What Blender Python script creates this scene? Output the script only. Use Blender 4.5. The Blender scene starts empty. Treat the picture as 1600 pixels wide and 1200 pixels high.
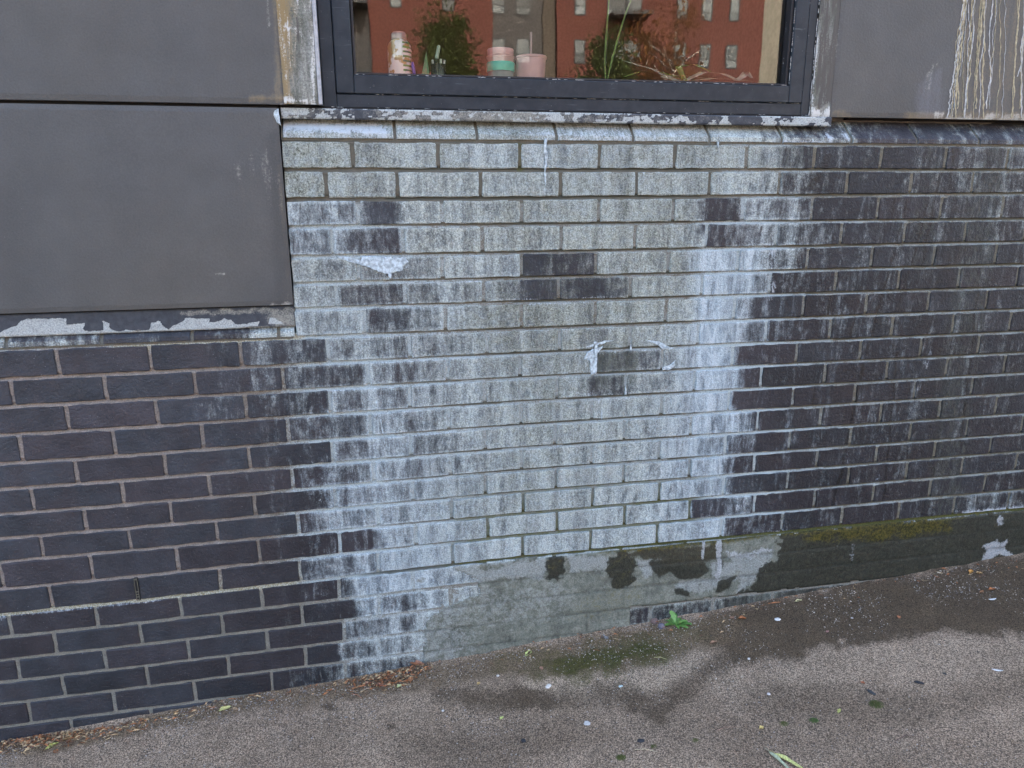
import bpy, bmesh, math, random
import numpy as np
from mathutils import Vector, Matrix
random.seed(7)
RNG = np.random.default_rng(11)
SC = bpy.context.scene
COL = SC.collection
R = math.radians

# ------------------------------------------------------------------ camera, sky, sun, exposure
ZS = 1.585                                   # level of the pavement at the foot of the wall (x = 0) is z = 0
FOC, YAW, PITCH, ROLL = 1.12096664, 0.19184126, 0.24807229, -0.00641659
CAM = np.array([0.13967855, -2.02720024, -0.13154614 + ZS])

def cam_axes():
    ca, sa, cb, sb = math.cos(YAW), math.sin(YAW), math.cos(PITCH), math.sin(PITCH)
    cc, sn = math.cos(ROLL), math.sin(ROLL)
    f = np.array([sa * cb, ca * cb, -sb]); r = np.array([ca, -sa, 0.0]); u = np.cross(r, f)
    return cc * r + sn * u, -sn * r + cc * u, f
AX_R, AX_U, AX_F = cam_axes()
cam = bpy.data.cameras.new('camera'); cam_o = bpy.data.objects.new('camera', cam); COL.objects.link(cam_o)
M = Matrix.Identity(4)
for i in range(3):
    M[i][0] = AX_R[i]; M[i][1] = AX_U[i]; M[i][2] = -AX_F[i]; M[i][3] = CAM[i]
cam_o.matrix_world = M
cam.sensor_width = 36.0
cam.lens = 36.0 * FOC * 1000 / 1600
cam.clip_start = 0.02; cam.clip_end = 1000
SC.camera = cam_o

SUN_EL, SUN_AZ = 36.0, 12.0                  # the sun stands behind this building: its wall lies in open shade
w = bpy.data.worlds.new("World"); SC.world = w; w.use_nodes = True
nt = w.node_tree; nt.nodes.clear()
sky = nt.nodes.new('ShaderNodeTexSky'); sky.sky_type = 'NISHITA'; sky.sun_disc = False
sky.sun_elevation = R(SUN_EL); sky.sun_rotation = R(SUN_AZ); sky.dust_density = 6.5; sky.air_density = 0.92; sky.ozone_density = 0.0
bg = nt.nodes.new('ShaderNodeBackground'); bg.inputs[1].default_value = 0.15
ow = nt.nodes.new('ShaderNodeOutputWorld')
nt.links.new(sky.outputs[0], bg.inputs[0]); nt.links.new(bg.outputs[0], ow.inputs[0])
sl = bpy.data.lights.new('sun', 'SUN'); sl.energy = 2.0; sl.angle = R(0.5); sl.color = (1.0, 0.94, 0.86)
so = bpy.data.objects.new('sun', sl); COL.objects.link(so)
sd = Vector((math.sin(R(SUN_AZ)) * math.cos(R(SUN_EL)), math.cos(R(SUN_AZ)) * math.cos(R(SUN_EL)), math.sin(R(SUN_EL))))
so.rotation_euler = sd.to_track_quat('Z', 'Y').to_euler(); so.location = (0, 20, 30)
SC.view_settings.view_transform = 'Standard'; SC.view_settings.look = 'None'
SC.view_settings.exposure = 3.1; SC.view_settings.gamma = 1.0
SC.view_settings.use_curve_mapping = False
SC.render.engine = 'CYCLES'
SC.cycles.max_bounces = 8; SC.cycles.transparent_max_bounces = 8

# ------------------------------------------------------------------ where things stand
def at(x, y, Y=0.0):
    """the point of the plane Y = const seen at pixel x, y of the 1600 x 1200 photograph"""
    d = AX_F + ((x - 800) / (FOC * 1000)) * AX_R - ((y - 600) / (FOC * 1000)) * AX_U
    return CAM + (Y - CAM[1]) / d[1] * d
GS = 0.069
def gz(x):
    x = np.asarray(x, float)
    return GS * np.clip(x, -5, 7) - 0.0015
def atg(x, y):
    """the point of the sloping pavement at pixel x, y"""
    d = AX_F + ((x - 800) / (FOC * 1000)) * AX_R - ((y - 600) / (FOC * 1000)) * AX_U
    t = (GS * CAM[0] - 0.0015 - CAM[2]) / (d[2] - GS * d[0])
    p = CAM + t * d
    return p
def pix(X, Y, Z):
    dx, dy, dz = X - CAM[0], Y - CAM[1], Z - CAM[2]
    zf = dx * AX_F[0] + dy * AX_F[1] + dz * AX_F[2]
    zf = np.where(np.abs(zf) < 1e-4, 1e-4, zf)
    a = dx * AX_R[0] + dy * AX_R[1] + dz * AX_R[2]; b = dx * AX_U[0] + dy * AX_U[1] + dz * AX_U[2]
    px = 800 + FOC * 1000 * a / zf; py = 600 - FOC * 1000 * b / zf
    px = np.where(zf < 0.15, -9999, px)
    return px, py

# ------------------------------------------------------------------ noise and stain fields (numpy)
_T = RNG.random((256, 256))
def vnoise(x, y):
    xi = np.floor(x).astype(int); yi = np.floor(y).astype(int); fx = x - xi; fy = y - yi
    fx = fx * fx * (3 - 2 * fx); fy = fy * fy * (3 - 2 * fy)
    g = lambda i, j: _T[(xi + i) % 256, (yi + j) % 256]
    return (g(0, 0) * (1 - fx) + g(1, 0) * fx) * (1 - fy) + (g(0, 1) * (1 - fx) + g(1, 1) * fx) * fy
def fbm(x, y, o=3):
    s = 0; a = 1; t = 0
    for k in range(o):
        s = s + a * vnoise(x * 2 ** k + 17.3 * k, y * 2 ** k + 5.1 * k); t += a; a *= 0.55
    return s / t
def sstep(x, a, b):
    t = np.clip((x - a) / (b - a), 0, 1); return t * t * (3 - 2 * t)
def dist_seg(px, py, pts, closed=False):
    d = np.full(px.shape, 1e9)
    n = len(pts)
    for i in range(n if closed else n - 1):
        ax, ay = pts[i][:2]; bx, by = pts[(i + 1) % n][:2]
        vx, vy = bx - ax, by - ay
        t = np.clip(((px - ax) * vx + (py - ay) * vy) / (vx * vx + vy * vy + 1e-9), 0, 1)
        d = np.minimum(d, np.hypot(px - ax - t * vx, py - ay - t * vy))
    return d
def inside(px, py, pts):
    c = np.zeros(px.shape, bool); n = len(pts)
    for i in range(n):
        ax, ay = pts[i]; bx, by = pts[(i + 1) % n]
        if ay == by: continue
        m = ((ay > py) != (by > py)) & (px < (bx - ax) * (py - ay) / (by - ay) + ax)
        c ^= m
    return c
def poly(px, py, pts, soft=6.0, rough=0.0, rs=0.06):
    if rough:
        px = px + (fbm(px * rs, py * rs) - .5) * rough * 2; py = py + (fbm(px * rs + 40, py * rs + 9) - .5) * rough * 2
    d = dist_seg(px, py, pts, True); s = np.where(inside(px, py, pts), d, -d)
    return sstep(s, -soft, soft)
def line(px, py, pts, width, soft=None, rough=0.0, rs=0.06):
    if rough:
        px = px + (fbm(px * rs, py * rs) - .5) * rough * 2; py = py + (fbm(px * rs + 40, py * rs + 9) - .5) * rough * 2
    soft = soft or width
    return 1 - sstep(dist_seg(px, py, pts), width * .5, width * .5 + soft)

# ------------------------------------------------------------------ materials
class NT:
    def __init__(s, name, rough=0.6, spec=0.5):
        s.m = bpy.data.materials.new(name); s.m.use_nodes = True; s.t = s.m.node_tree; s.t.nodes.clear()
        s.out = s.t.nodes.new('ShaderNodeOutputMaterial'); s.b = s.t.nodes.new('ShaderNodeBsdfPrincipled')
        s.t.links.new(s.b.outputs[0], s.out.inputs[0]); s.b.inputs['Roughness'].default_value = rough
        s.b.inputs['Specular IOR Level'].default_value = spec
        s.pos = s.t.nodes.new('ShaderNodeNewGeometry').outputs['Position']
    def put(s, sock, v):
        if isinstance(v, bpy.types.NodeSocket): s.t.links.new(v, sock)
        elif isinstance(v, (tuple, list)) and len(v) == 3 and sock.type == 'RGBA': sock.default_value = (*v, 1)
        else: sock.default_value = v
    def math(s, op, a, b=0.0, c=None, clamp=False):
        n = s.t.nodes.new('ShaderNodeMath'); n.operation = op; n.use_clamp = clamp
        s.put(n.inputs[0], a); s.put(n.inputs[1], b)
        if c is not None: s.put(n.inputs[2], c)
        return n.outputs[0]
    def noise(s, scale, sv=(1, 1, 1), detail=2, rough=.55, off=(0, 0, 0), dist=0.0):
        mp = s.t.nodes.new('ShaderNodeMapping'); mp.inputs['Scale'].default_value = sv; mp.inputs['Location'].default_value = off
        s.t.links.new(s.pos, mp.inputs[0])
        n = s.t.nodes.new('ShaderNodeTexNoise'); s.t.links.new(mp.outputs[0], n.inputs['Vector'])
        n.inputs['Scale'].default_value = scale; n.inputs['Detail'].default_value = detail; n.inputs['Roughness'].default_value = rough
        n.inputs['Distortion'].default_value = dist
        return n.outputs[0]
    def vor(s, scale, feat='F1', out=0, sv=(1, 1, 1)):
        mp = s.t.nodes.new('ShaderNodeMapping'); mp.inputs['Scale'].default_value = sv; s.t.links.new(s.pos, mp.inputs[0])
        n = s.t.nodes.new('ShaderNodeTexVoronoi'); n.feature = feat; s.t.links.new(mp.outputs[0], n.inputs['Vector'])
        n.inputs['Scale'].default_value = scale
        return n.outputs[out]
    def ss(s, v, a, b, lo=0.0, hi=1.0):
        n = s.t.nodes.new('ShaderNodeMapRange'); n.interpolation_type = 'SMOOTHSTEP'
        s.put(n.inputs[0], v); s.put(n.inputs[1], a); s.put(n.inputs[2], b); s.put(n.inputs[3], lo); s.put(n.inputs[4], hi)
        return n.outputs[0]
    def mix(s, f, a, b, mode='MIX'):
        n = s.t.nodes.new('ShaderNodeMix'); n.data_type = 'RGBA'; n.blend_type = mode
        s.put(n.inputs[0], f); s.put(n.inputs[6], a); s.put(n.inputs[7], b); return n.outputs[2]
    def scale(s, c, f):
        n = s.t.nodes.new('ShaderNodeVectorMath'); n.operation = 'SCALE'; s.put(n.inputs[0], c); s.put(n.inputs[3], f); return n.outputs[0]
    def attr(s, name):
        n = s.t.nodes.new('ShaderNodeAttribute'); n.attribute_name = name
        x = s.t.nodes.new('ShaderNodeSeparateXYZ'); s.t.links.new(n.outputs['Vector'], x.inputs[0]); return x.outputs
    def rnd(s): return s.t.nodes.new('ShaderNodeObjectInfo').outputs['Random']
    def sep(s, c):
        x = s.t.nodes.new('ShaderNodeSeparateXYZ'); s.t.links.new(c, x.inputs[0]); return x.outputs
    def bump(s, h, strength=.3, dist=.002):
        n = s.t.nodes.new('ShaderNodeBump'); n.inputs['Strength'].default_value = strength; n.inputs['Distance'].default_value = dist
        s.t.links.new(h, n.inputs['Height']); s.t.links.new(n.outputs[0], s.b.inputs['Normal'])
    def done(s, col, rough=None):
        s.put(s.b.inputs['Base Color'], col)
        if rough is not None: s.put(s.b.inputs['Roughness'], rough)
        return s.m

def simple(name, col, rough=.6, var=.15, scale=60, metal=0.0, bump=.1, spec=.5):
    n = NT(name, rough, spec); n.b.inputs['Metallic'].default_value = metal
    a = n.noise(scale, detail=3)
    c = n.scale(col, n.ss(a, .25, .75, 1 - var, 1 + var))
    if bump: n.bump(a, bump, .001)
    return n.done(c)

def drip(n, x0, y0, x1, y1, w, seed):
    """a run down the wall face: mask from its two ends (photograph columns and rows) and half width in metres"""
    a, b = at(x0, y0), at(x1, y1); X, Yp, Z = n.sep(n.pos)[:3]
    t = n.math('DIVIDE', n.math('SUBTRACT', Z, float(b[2])), float(a[2] - b[2]))
    nz = n.noise(1, (0, 0, 13), detail=3, off=(seed, 0, 0)); 
    ul = n.math('ADD', n.math('MULTIPLY_ADD', t, float(a[0] - b[0]), float(b[0])), n.math('MULTIPLY', n.math('SUBTRACT', nz, .5), .030))
    d = n.math('ABSOLUTE', n.math('SUBTRACT', X, ul))
    m = n.ss(d, w * .5, w, 1.0, 0.0)
    m = n.math('MULTIPLY', m, n.ss(t, -.03, .06)); return n.math('MULTIPLY', m, n.ss(t, .97, 1.0, 1.0, 0.0))
def mat_brick():
    n = NT('engineering_brick', .5, .3)
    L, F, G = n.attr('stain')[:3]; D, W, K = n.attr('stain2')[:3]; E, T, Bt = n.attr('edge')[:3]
    r = n.rnd()
    # runs break from brick to brick: each brick samples the noise a little elsewhere
    sh = n.t.nodes.new('ShaderNodeCombineXYZ'); n.put(sh.inputs[0], n.math('MULTIPLY', r, .05)); n.put(sh.inputs[1], n.math('MULTIPLY', r, 3.0)); n.put(sh.inputs[2], n.math('MULTIPLY', r, .9))
    va = n.t.nodes.new('ShaderNodeVectorMath'); va.operation = 'ADD'; n.t.links.new(n.pos, va.inputs[0]); n.t.links.new(sh.outputs[0], va.inputs[1])
    wpos = n.pos; bpos = va.outputs[0]
    tone = n.mix(n.ss(r, .30, .8), (.0268, .0300, .0360), (.0295, .0285, .0335))
    r2 = n.math('FRACT', n.math('MULTIPLY', r, 7.31))
    n.pos = bpos
    big = n.noise(14, detail=3)
    fine = n.noise(420, detail=2, rough=.7)
    base = n.scale(tone, n.math('MULTIPLY', n.math('MULTIPLY_ADD', r2, .34, .85), n.ss(big, .2, .8, .72, 1.35)))
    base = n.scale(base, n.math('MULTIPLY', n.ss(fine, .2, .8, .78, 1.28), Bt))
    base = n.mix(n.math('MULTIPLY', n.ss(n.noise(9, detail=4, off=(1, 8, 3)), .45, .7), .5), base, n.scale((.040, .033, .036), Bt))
    pit = n.noise(115, detail=3, rough=.6, off=(6, 6, 6))
    streak = n.noise(1, (36, 30, 8), detail=5, rough=.62, dist=1.3)
    streak2 = n.noise(1, (88, 30, 22), detail=4, rough=.68, off=(3, 1, 9), dist=1.6)
    n.pos = wpos
    wide = n.noise(1, (21, 5, 2.2), detail=3, rough=.55, off=(7, 2, 1), dist=.5)
    n.pos = bpos
    mid = n.noise(38, detail=5, rough=.68)
    spk = n.noise(250, detail=4, rough=.78)
    nn = n.math('ADD', n.math('MULTIPLY', streak, .85), n.math('MULTIPLY', streak2, .50))
    nn = n.math('ADD', nn, n.math('MULTIPLY', mid, .7)); nn = n.math('ADD', nn, n.math('MULTIPLY', spk, .55)); nn = n.math('ADD', nn, n.math('MULTIPLY', wide, .8))
    nn = n.math('SUBTRACT', nn, 1.70)
    Lx = n.math('MULTIPLY_ADD', E, n.math('MULTIPLY', n.ss(L, .12, .4), .28), L)
    v = n.math('ADD', Lx, n.math('MULTIPLY', nn, 1.15))
    cov = n.math('MULTIPLY', n.ss(v, .08, 1.0), n.ss(L, .0, .09))
    agedc = n.mix(n.ss(mid, .3, .7), (.270, .308, .288), (.415, .448, .392))
    fresh = n.mix(n.ss(streak, .3, .7), (.262, .330, .370), (.445, .520, .548))
    lime = n.mix(F, agedc, fresh)
    sp = n.math('MULTIPLY', n.ss(spk, .3, .7, .50, 1.62), n.ss(streak2, .25, .75, .78, 1.2))
    lime = n.mix(n.math('SUBTRACT', 1.0, n.math('MULTIPLY', F, .45)), lime, n.scale(lime, sp))
    lime = n.scale(lime, n.ss(wide, .32, .68, .82, 1.15))
    blk = n.math('MULTIPLY', n.ss(n.noise(150, detail=4, rough=.85, off=(5, 5, 5)), .50, .60), n.math('MULTIPLY', G, n.ss(mid, .35, .6)))
    lime = n.mix(n.math('MULTIPLY', G, n.ss(mid, .32, .72, .05, .7)), lime, n.scale((.150, .162, .118), n.ss(spk, .3, .7, .6, 1.5)))
    col = n.mix(n.math('MULTIPLY', cov, .93), base, lime)
    # thin grey haze of runs on the bare bricks
    hz = n.math('MULTIPLY', n.ss(n.math('ADD', n.math('MULTIPLY', streak, .6), n.math('MULTIPLY', streak2, .5)), .56, .78), n.ss(L, .05, .13))
    col = n.mix(n.math('MULTIPLY', hz, .26), col, (.118, .126, .146))
    col = n.mix(n.math('MULTIPLY', blk, .85), col, (.040, .046, .032))
    gf = n.math('MULTIPLY', n.ss(n.math('ADD', K, n.math('MULTIPLY', n.math('SUBTRACT', streak2, .5), 2.0)), .35, .95), .7)
    col = n.mix(gf, col, (.072, .082, .064))
    n.pos = wpos
    dr = None
    for k, q in enumerate([(1420, 306, 1352, 560, .0042), (1352, 560, 1300, 800, .0055), (1400, 306, 1392, 350, .0035), (1452, 312, 1404, 480, .0035), (1298, 455, 1290, 500, .003), (1335, 500, 1326, 530, .003),
                           (1275, 600, 1268, 632, .0035), (1300, 240, 1262, 300, .012), (1492, 225, 1484, 300, .006), (1478, 225, 1440, 420, .005), (1402, 545, 1380, 790, .0035), (1530, 440, 1500, 700, .004)]):
        m_ = drip(n, *q[:4], q[4] * 1.5, k * 3.7); dr = m_ if dr is None else n.math('MAXIMUM', dr, m_)
    dw = n.math('MAXIMUM', n.ss(n.math('ADD', D, n.math('MULTIPLY', n.math('SUBTRACT', streak2, .5), 1.5)), .45, .8), dr)
    col = n.mix(n.math('MULTIPLY', dw, .8), col, n.scale(base, .42))
    wn = n.math('ADD', n.math('MULTIPLY', streak2, .7), n.math('MULTIPLY', spk, .6)); wn = n.math('ADD', wn, n.math('MULTIPLY', mid, .5))
    wc = n.ss(n.math('ADD', W, n.math('MULTIPLY', n.math('SUBTRACT', wn, .9), 1.4)), .42, .78)
    col = n.mix(n.math('MULTIPLY', wc, .85), col, (.47, .53, .57))
    fl = n.ss(n.noise(330, detail=1, off=(9, 2, 4)), .735, .79)
    col = n.mix(n.math('MULTIPLY', fl, .55), col, (.42, .44, .45))
    ro = n.math('SUBTRACT', n.ss(cov, 0, 1, .50, .9), n.math('MULTIPLY', dw, .22))
    h = n.math('ADD', n.math('MULTIPLY', mid, .8), n.math('MULTIPLY', spk, .5)); h = n.math('ADD', h, n.math('MULTIPLY', cov, .25)); h = n.math('ADD', h, n.math('MULTIPLY', n.ss(pit, .3, .62), .4))
    n.bump(h, .9, .0026)
    return n.done(col, ro)

def mat_mortar():
    n = NT('mortar', .92, .15)
    Wm, Dm, Gm = n.attr('stain')[:3]; Y, P, D = n.attr('stain2')[:3]
    mid = n.noise(45, detail=4, rough=.7); spk = n.noise(300, detail=3, rough=.8)
    base = n.mix(P, (.140, .132, .098), (.250, .222, .198)); base = n.mix(n.math('MULTIPLY', D, 1.0), base, (.200, .198, .170))
    base = n.scale(base, n.ss(spk, .25, .75, .62, 1.35))
    base = n.scale(base, n.ss(mid, .2, .8, .8, 1.2))
    nn = n.math('ADD', n.math('MULTIPLY', n.math('SUBTRACT', mid, .5), .9), n.math('MULTIPLY', n.math('SUBTRACT', spk, .5), .8))
    w = n.ss(n.math('ADD', Wm, nn), .25, .85)
    col = n.mix(w, base, n.scale((.36, .42, .425), n.ss(spk, .3, .7, .75, 1.2)))
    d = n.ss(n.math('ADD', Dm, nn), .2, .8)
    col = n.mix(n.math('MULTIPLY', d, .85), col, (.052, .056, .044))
    g = n.ss(n.math('ADD', Gm, nn), .25, .8)
    col = n.mix(n.math('MULTIPLY', g, .8), col, n.mix(n.ss(spk, .35, .65), (.045, .052, .014), (.12, .12, .03)))
    y = n.ss(n.math('ADD', Y, nn), .3, .8)
    col = n.mix(y, col, n.mix(n.ss(spk, .4, .6), (.20, .18, .10), (.48, .49, .42)))
    n.bump(n.math('ADD', mid, spk), .8, .002)
    return n.done(col, .92)

def mat_render():
    n = NT('cement_slurry', .85, .18)
    W, D, G = n.attr('stain')[:3]; O, J, S = n.attr('stain2')[:3]
    mid = n.noise(26, detail=5, rough=.7); spk = n.noise(230, detail=3, rough=.8); pore = n.noise(110, detail=4, rough=.8, off=(3, 3, 3))
    nn = n.math('ADD', n.math('MULTIPLY', n.math('SUBTRACT', mid, .5), .9), n.math('MULTIPLY', n.math('SUBTRACT', pore, .5), .8))
    base = n.mix(n.ss(mid, .3, .7), (.125, .136, .112), (.215, .228, .190))
    base = n.scale(base, n.ss(spk, .25, .75, .72, 1.3))
    base = n.scale(base, n.ss(pore, .32, .5, .7, 1.05))
    base = n.scale(base, n.ss(n.noise(7, detail=5, rough=.65, off=(4, 4, 4)), .3, .7, .74, 1.2))
    col = n.mix(n.math('MULTIPLY', n.ss(n.math('ADD', W, n.math('MULTIPLY', nn, 1.5)), .30, .85), .85), base, n.scale((.27, .295, .28), n.ss(spk, .3, .7, .62, 1.35)))
    dd = n.ss(n.math('ADD', D, n.math('MULTIPLY', nn, 1.1)), .34, .68)
    dcol = n.mix(O, n.mix(n.ss(pore, .35, .7), (.0155, .0165, .0115), (.042, .042, .030)), n.mix(n.ss(pore, .35, .7), (.026, .024, .015), (.062, .056, .036)))
    col = n.mix(n.math('MULTIPLY', dd, .93), col, dcol)
    gg = n.ss(n.math('ADD', G, nn), .4, .75)
    col = n.mix(n.math('MULTIPLY', gg, .85), col, n.mix(n.ss(pore, .35, .65), (.013, .018, .005), (.110, .092, .018)))
    col = n.mix(n.math('MULTIPLY', n.ss(n.math('ADD', S, n.math('MULTIPLY', nn, 2.0)), .38, .8), .85), col, n.scale((.38, .41, .42), n.ss(spk, .3, .7, .6, 1.3)))
    col = n.mix(n.math('MULTIPLY', J, .55), col, (.04, .042, .035))
    n.bump(n.math('ADD', mid, n.math('ADD', pore, spk)), .7, .0025)
    return n.done(col, n.ss(dd, 0, 1, .88, .5))

def mat_panel():
    n = NT('cladding_coating', .55, .3)
    B, W, S = n.attr('stain')[:3]; V = n.attr('stain2')[0]
    mid = n.noise(9, detail=3); fine = n.noise(260, detail=2); streak = n.noise(1, (60, 10, 5), detail=3)
    big = n.noise(1.7, detail=2)
    col = n.mix(n.ss(big, .3, .7), (.078, .082, .083), (.084, .084, .079))
    col = n.scale(col, n.ss(mid, .2, .8, .92, 1.08)); col = n.scale(col, n.ss(fine, .2, .8, .90, 1.10)); col = n.scale(col, n.ss(n.noise(1, (3, 5, 1.1), detail=4), .3, .7, .95, 1.05))
    spk = n.noise(210, detail=4, rough=.8)
    nn = n.math('ADD', n.math('MULTIPLY', n.math('SUBTRACT', streak, .5), .9), n.math('MULTIPLY', n.math('SUBTRACT', spk, .5), .9))
    col = n.mix(n.math('MULTIPLY', n.ss(n.math('ADD', B, nn), .15, .95), .9), col, (.20, .165, .105))
    col = n.mix(n.math('MULTIPLY', n.ss(n.math('ADD', V, nn), .2, .9), .5), col, (.15, .16, .19))
    col = n.mix(n.ss(n.math('ADD', W, nn), .35, .9), col, (.40, .40, .36))
    col = n.mix(n.math('MULTIPLY', n.ss(n.noise(120, detail=3, rough=.85, off=(4, 0, 2)), .71, .76), .45), col, (.35, .36, .36))
    col = n.mix(S, col, (.030, .031, .034))
    n.bump(n.noise(150, detail=3), .45, .0030)
    return n.done(col, .55)

def mat_trim():
    """weathered aluminium trim beside the window: grey green lime film with brown runs"""
    n = NT('limed_trim', .75)
    B, W, S = n.attr('stain')[:3]
    streak = n.noise(1, (70, 20, 8), detail=4, rough=.65, dist=.7); spk = n.noise(190, detail=4, rough=.8); mid = n.noise(22, (1, 1, .5), detail=4)
    nn = n.math('ADD', n.math('MULTIPLY', n.math('SUBTRACT', streak, .5), 2.0), n.math('MULTIPLY', n.math('SUBTRACT', spk, .5), 1.2))
    col = n.mix(n.ss(mid, .35, .65), (.115, .120, .095), (.25, .26, .235)); col = n.scale(col, n.ss(spk, .3, .7, .55, 1.4)); col = n.scale(col, n.ss(streak, .3, .7, .7, 1.25))
    col = n.mix(n.ss(n.math('ADD', B, nn), .3, .9), col, (.225, .165, .075))
    col = n.mix(n.ss(n.math('ADD', W, nn), .45, .8), col, (.52, .54, .52))
    col = n.mix(n.ss(n.math('ADD', S, n.math('MULTIPLY', nn, 1.3)), .5, .8), col, (.075, .07, .062))
    n.bump(n.math('ADD', streak, spk), .5, .0015)
    return n.done(col, .75)

def mat_flashing():
    n = NT('peeling_paint', .5, .2)
    P, Cn, U = n.attr('stain')[:3]
    spk = n.noise(240, detail=4, rough=.8); mid = n.noise(60, detail=4, rough=.7)
    nn = n.math('ADD', n.math('MULTIPLY', n.math('SUBTRACT', mid, .5), .8), n.math('MULTIPLY', n.math('SUBTRACT', spk, .5), .5))
    col = n.mix(n.ss(mid, .3, .7), (.040, .047, .058), (.062, .070, .082))
    col = n.mix(n.math('MULTIPLY', n.ss(n.math('ADD', Cn, nn), .3, .8), .85), col, n.scale((.27, .275, .24), n.ss(spk, .3, .7, .65, 1.3)))
    p = n.ss(n.math('ADD', P, n.math('MULTIPLY', nn, U)), .46, .54)
    col = n.mix(n.math('MULTIPLY', p, n.ss(mid, .25, .6, .72, 1.0)), col, n.scale((.41, .45, .445), n.ss(spk, .25, .75, .5, 1.3)))
    n.bump(n.math('ADD', n.math('MULTIPLY', p, -1.2), spk), .7, .0012)
    return n.done(col, n.ss(p, 0, 1, .5, .85))

def mat_frame():
    n = NT('frame_paint', .42, .16)
    mid = n.noise(30, detail=3); spk = n.noise(150, (1, 1, 1), detail=4, rough=.85); lng = n.noise(1, (12, 60, 160), detail=3, off=(1, 2, 3))
    col = n.mix(n.ss(mid, .3, .7), (.022, .029, .037), (.032, .040, .049))
    col = n.mix(n.math('MULTIPLY', n.ss(spk, .66, .73), .75), col, (.36, .38, .39))
    col = n.mix(n.math('MULTIPLY', n.ss(lng, .64, .78), .3), col, (.2, .22, .24))
    W = n.attr('stain')[0]
    col = n.mix(n.ss(n.math('ADD', W, n.math('MULTIPLY', n.math('SUBTRACT', spk, .5), 1.6)), .55, .8), col, (.42, .44, .45))
    n.bump(spk, .15, .0006)
    return n.done(col, .4)

def mat_ground():
    n = NT('asphalt', .9, .12)
    D, Mo, B = n.attr('stain')[:3]; Lt = n.attr('stain2')[0]
    v = n.vor(400); vd = n.t.nodes[-1]
    cell = vd.outputs['Color']; cs = n.sep(cell)
    v2 = n.vor(105); vc2 = n.sep(n.t.nodes[-1 - 1].outputs['Color']) if False else None
    mid = n.noise(7, detail=5, rough=.6); fine = n.noise(500, detail=2, rough=.8); grit = n.noise(150, detail=4, rough=.8)
    base = n.mix(n.ss(mid, .3, .7), (.270, .200, .138), (.350, .264, .186))
    dry = n.mix(Lt, base, (.42, .325, .23))
    g = n.math('MULTIPLY', n.ss(cs[0], 0, 1, .48, 1.5), n.ss(n.noise(2.3, detail=4, off=(2, 2, 0)), .3, .7, .82, 1.15)); g = n.math('MULTIPLY', g, n.ss(n.noise(230, detail=4, rough=.8, off=(1, 5, 0)), .3, .7, .55, 1.45))
    col = n.scale(dry, g)
    lightst = n.ss(cs[1], .86, .9); lightst = n.math('MULTIPLY', lightst, n.ss(v, .32, .18))
    col = n.mix(n.math('MULTIPLY', lightst, .75), col, (.42, .38, .345))
    darks = n.ss(cs[2], .8, .84)
    col = n.mix(n.math('MULTIPLY', darks, .65), col, (.035, .032, .032))
    nn = n.math('ADD', n.math('MULTIPLY', n.math('SUBTRACT', grit, .5), 1.0), n.math('MULTIPLY', n.math('SUBTRACT', mid, .5), .7))
    d = n.ss(n.math('ADD', D, nn), .15, .9)
    dk = n.mix(n.math('MULTIPLY', lightst, .6), n.scale((.060, .043, .027), n.ss(cs[0], 0, 1, .45, 1.6)), (.26, .22, .18))
    col = n.mix(n.math('MULTIPLY', d, .88), col, dk)
    b = n.ss(n.math('ADD', B, nn), .3, .85)
    col = n.mix(n.math('MULTIPLY', b, .8), col, n.scale((.120, .086, .052), n.ss(cs[1], 0, 1, .35, 2.0)))
    m = n.ss(n.math('ADD', Mo, nn), .3, .95)
    moss = n.mix(n.ss(grit, .35, .65), (.030, .031, .010), (.098, .092, .026))
    col = n.mix(n.math('MULTIPLY', m, .9), col, n.mix(n.math('MULTIPLY', lightst, .6), moss, (.30, .28, .22)))
    h = n.math('ADD', n.math('MULTIPLY', v, -1.0), n.math('MULTIPLY', fine, .5)); h = n.math('ADD', h, grit)
    n.bump(h, .85, .0030)
    return n.done(col, n.ss(d, 0, 1, .9, .75))

MT = dict(brick=mat_brick(), mortar=mat_mortar(), render=mat_render(), panel=mat_panel(), trim=mat_trim(), flash=mat_flashing(),
          frame=mat_frame(), ground=mat_ground())
MT['dark'] = simple('dark_cavity', (.006, .006, .007), .9, bump=0)
MT['gasket'] = simple('rubber_gasket', (.012, .012, .014), .6)
MT['smear'] = simple('white_lime_smear', (.40, .475, .51), .9, .42, 130, bump=.8)
MT['run'] = simple('lime_run_crust', (.37, .33, .22), .85, .35, 90, bump=.5)
MT['run2'] = simple('white_lime_run', (.46, .47, .46), .85, .3, 120, bump=.5)

# ------------------------------------------------------------------ object helpers
def tag(o, label=None, cat=None, group=None, kind=None):
    if label: o['label'] = label
    if cat: o['category'] = cat
    if group: o['group'] = group
    if kind: o['kind'] = kind
    return o
def link(o, parent=None):
    COL.objects.link(o)
    if parent is not None: o.parent = parent
    return o
def empty(name, loc=(0, 0, 0), parent=None, rz=0.0):
    o = bpy.data.objects.new(name, None); o.location = loc; o.rotation_euler = (0, 0, rz); o.empty_display_size = .1
    return link(o, parent)
def mesh_obj(name, verts, faces, m, parent=None, smooth=False, attrs=None):
    me = bpy.data.meshes.new(name); me.from_pydata([tuple(map(float, v)) for v in verts], [], faces)
    me.update()
    if smooth: me.polygons.foreach_set('use_smooth', [True] * len(me.polygons))
    for k, a in (attrs or {}).items():
        at_ = me.attributes.new(k, 'FLOAT_VECTOR', 'POINT'); at_.data.foreach_set('vector', np.asarray(a, np.float32).ravel())
    me.materials.append(m)
    o = bpy.data.objects.new(name, me)
    return link(o, parent)
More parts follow.
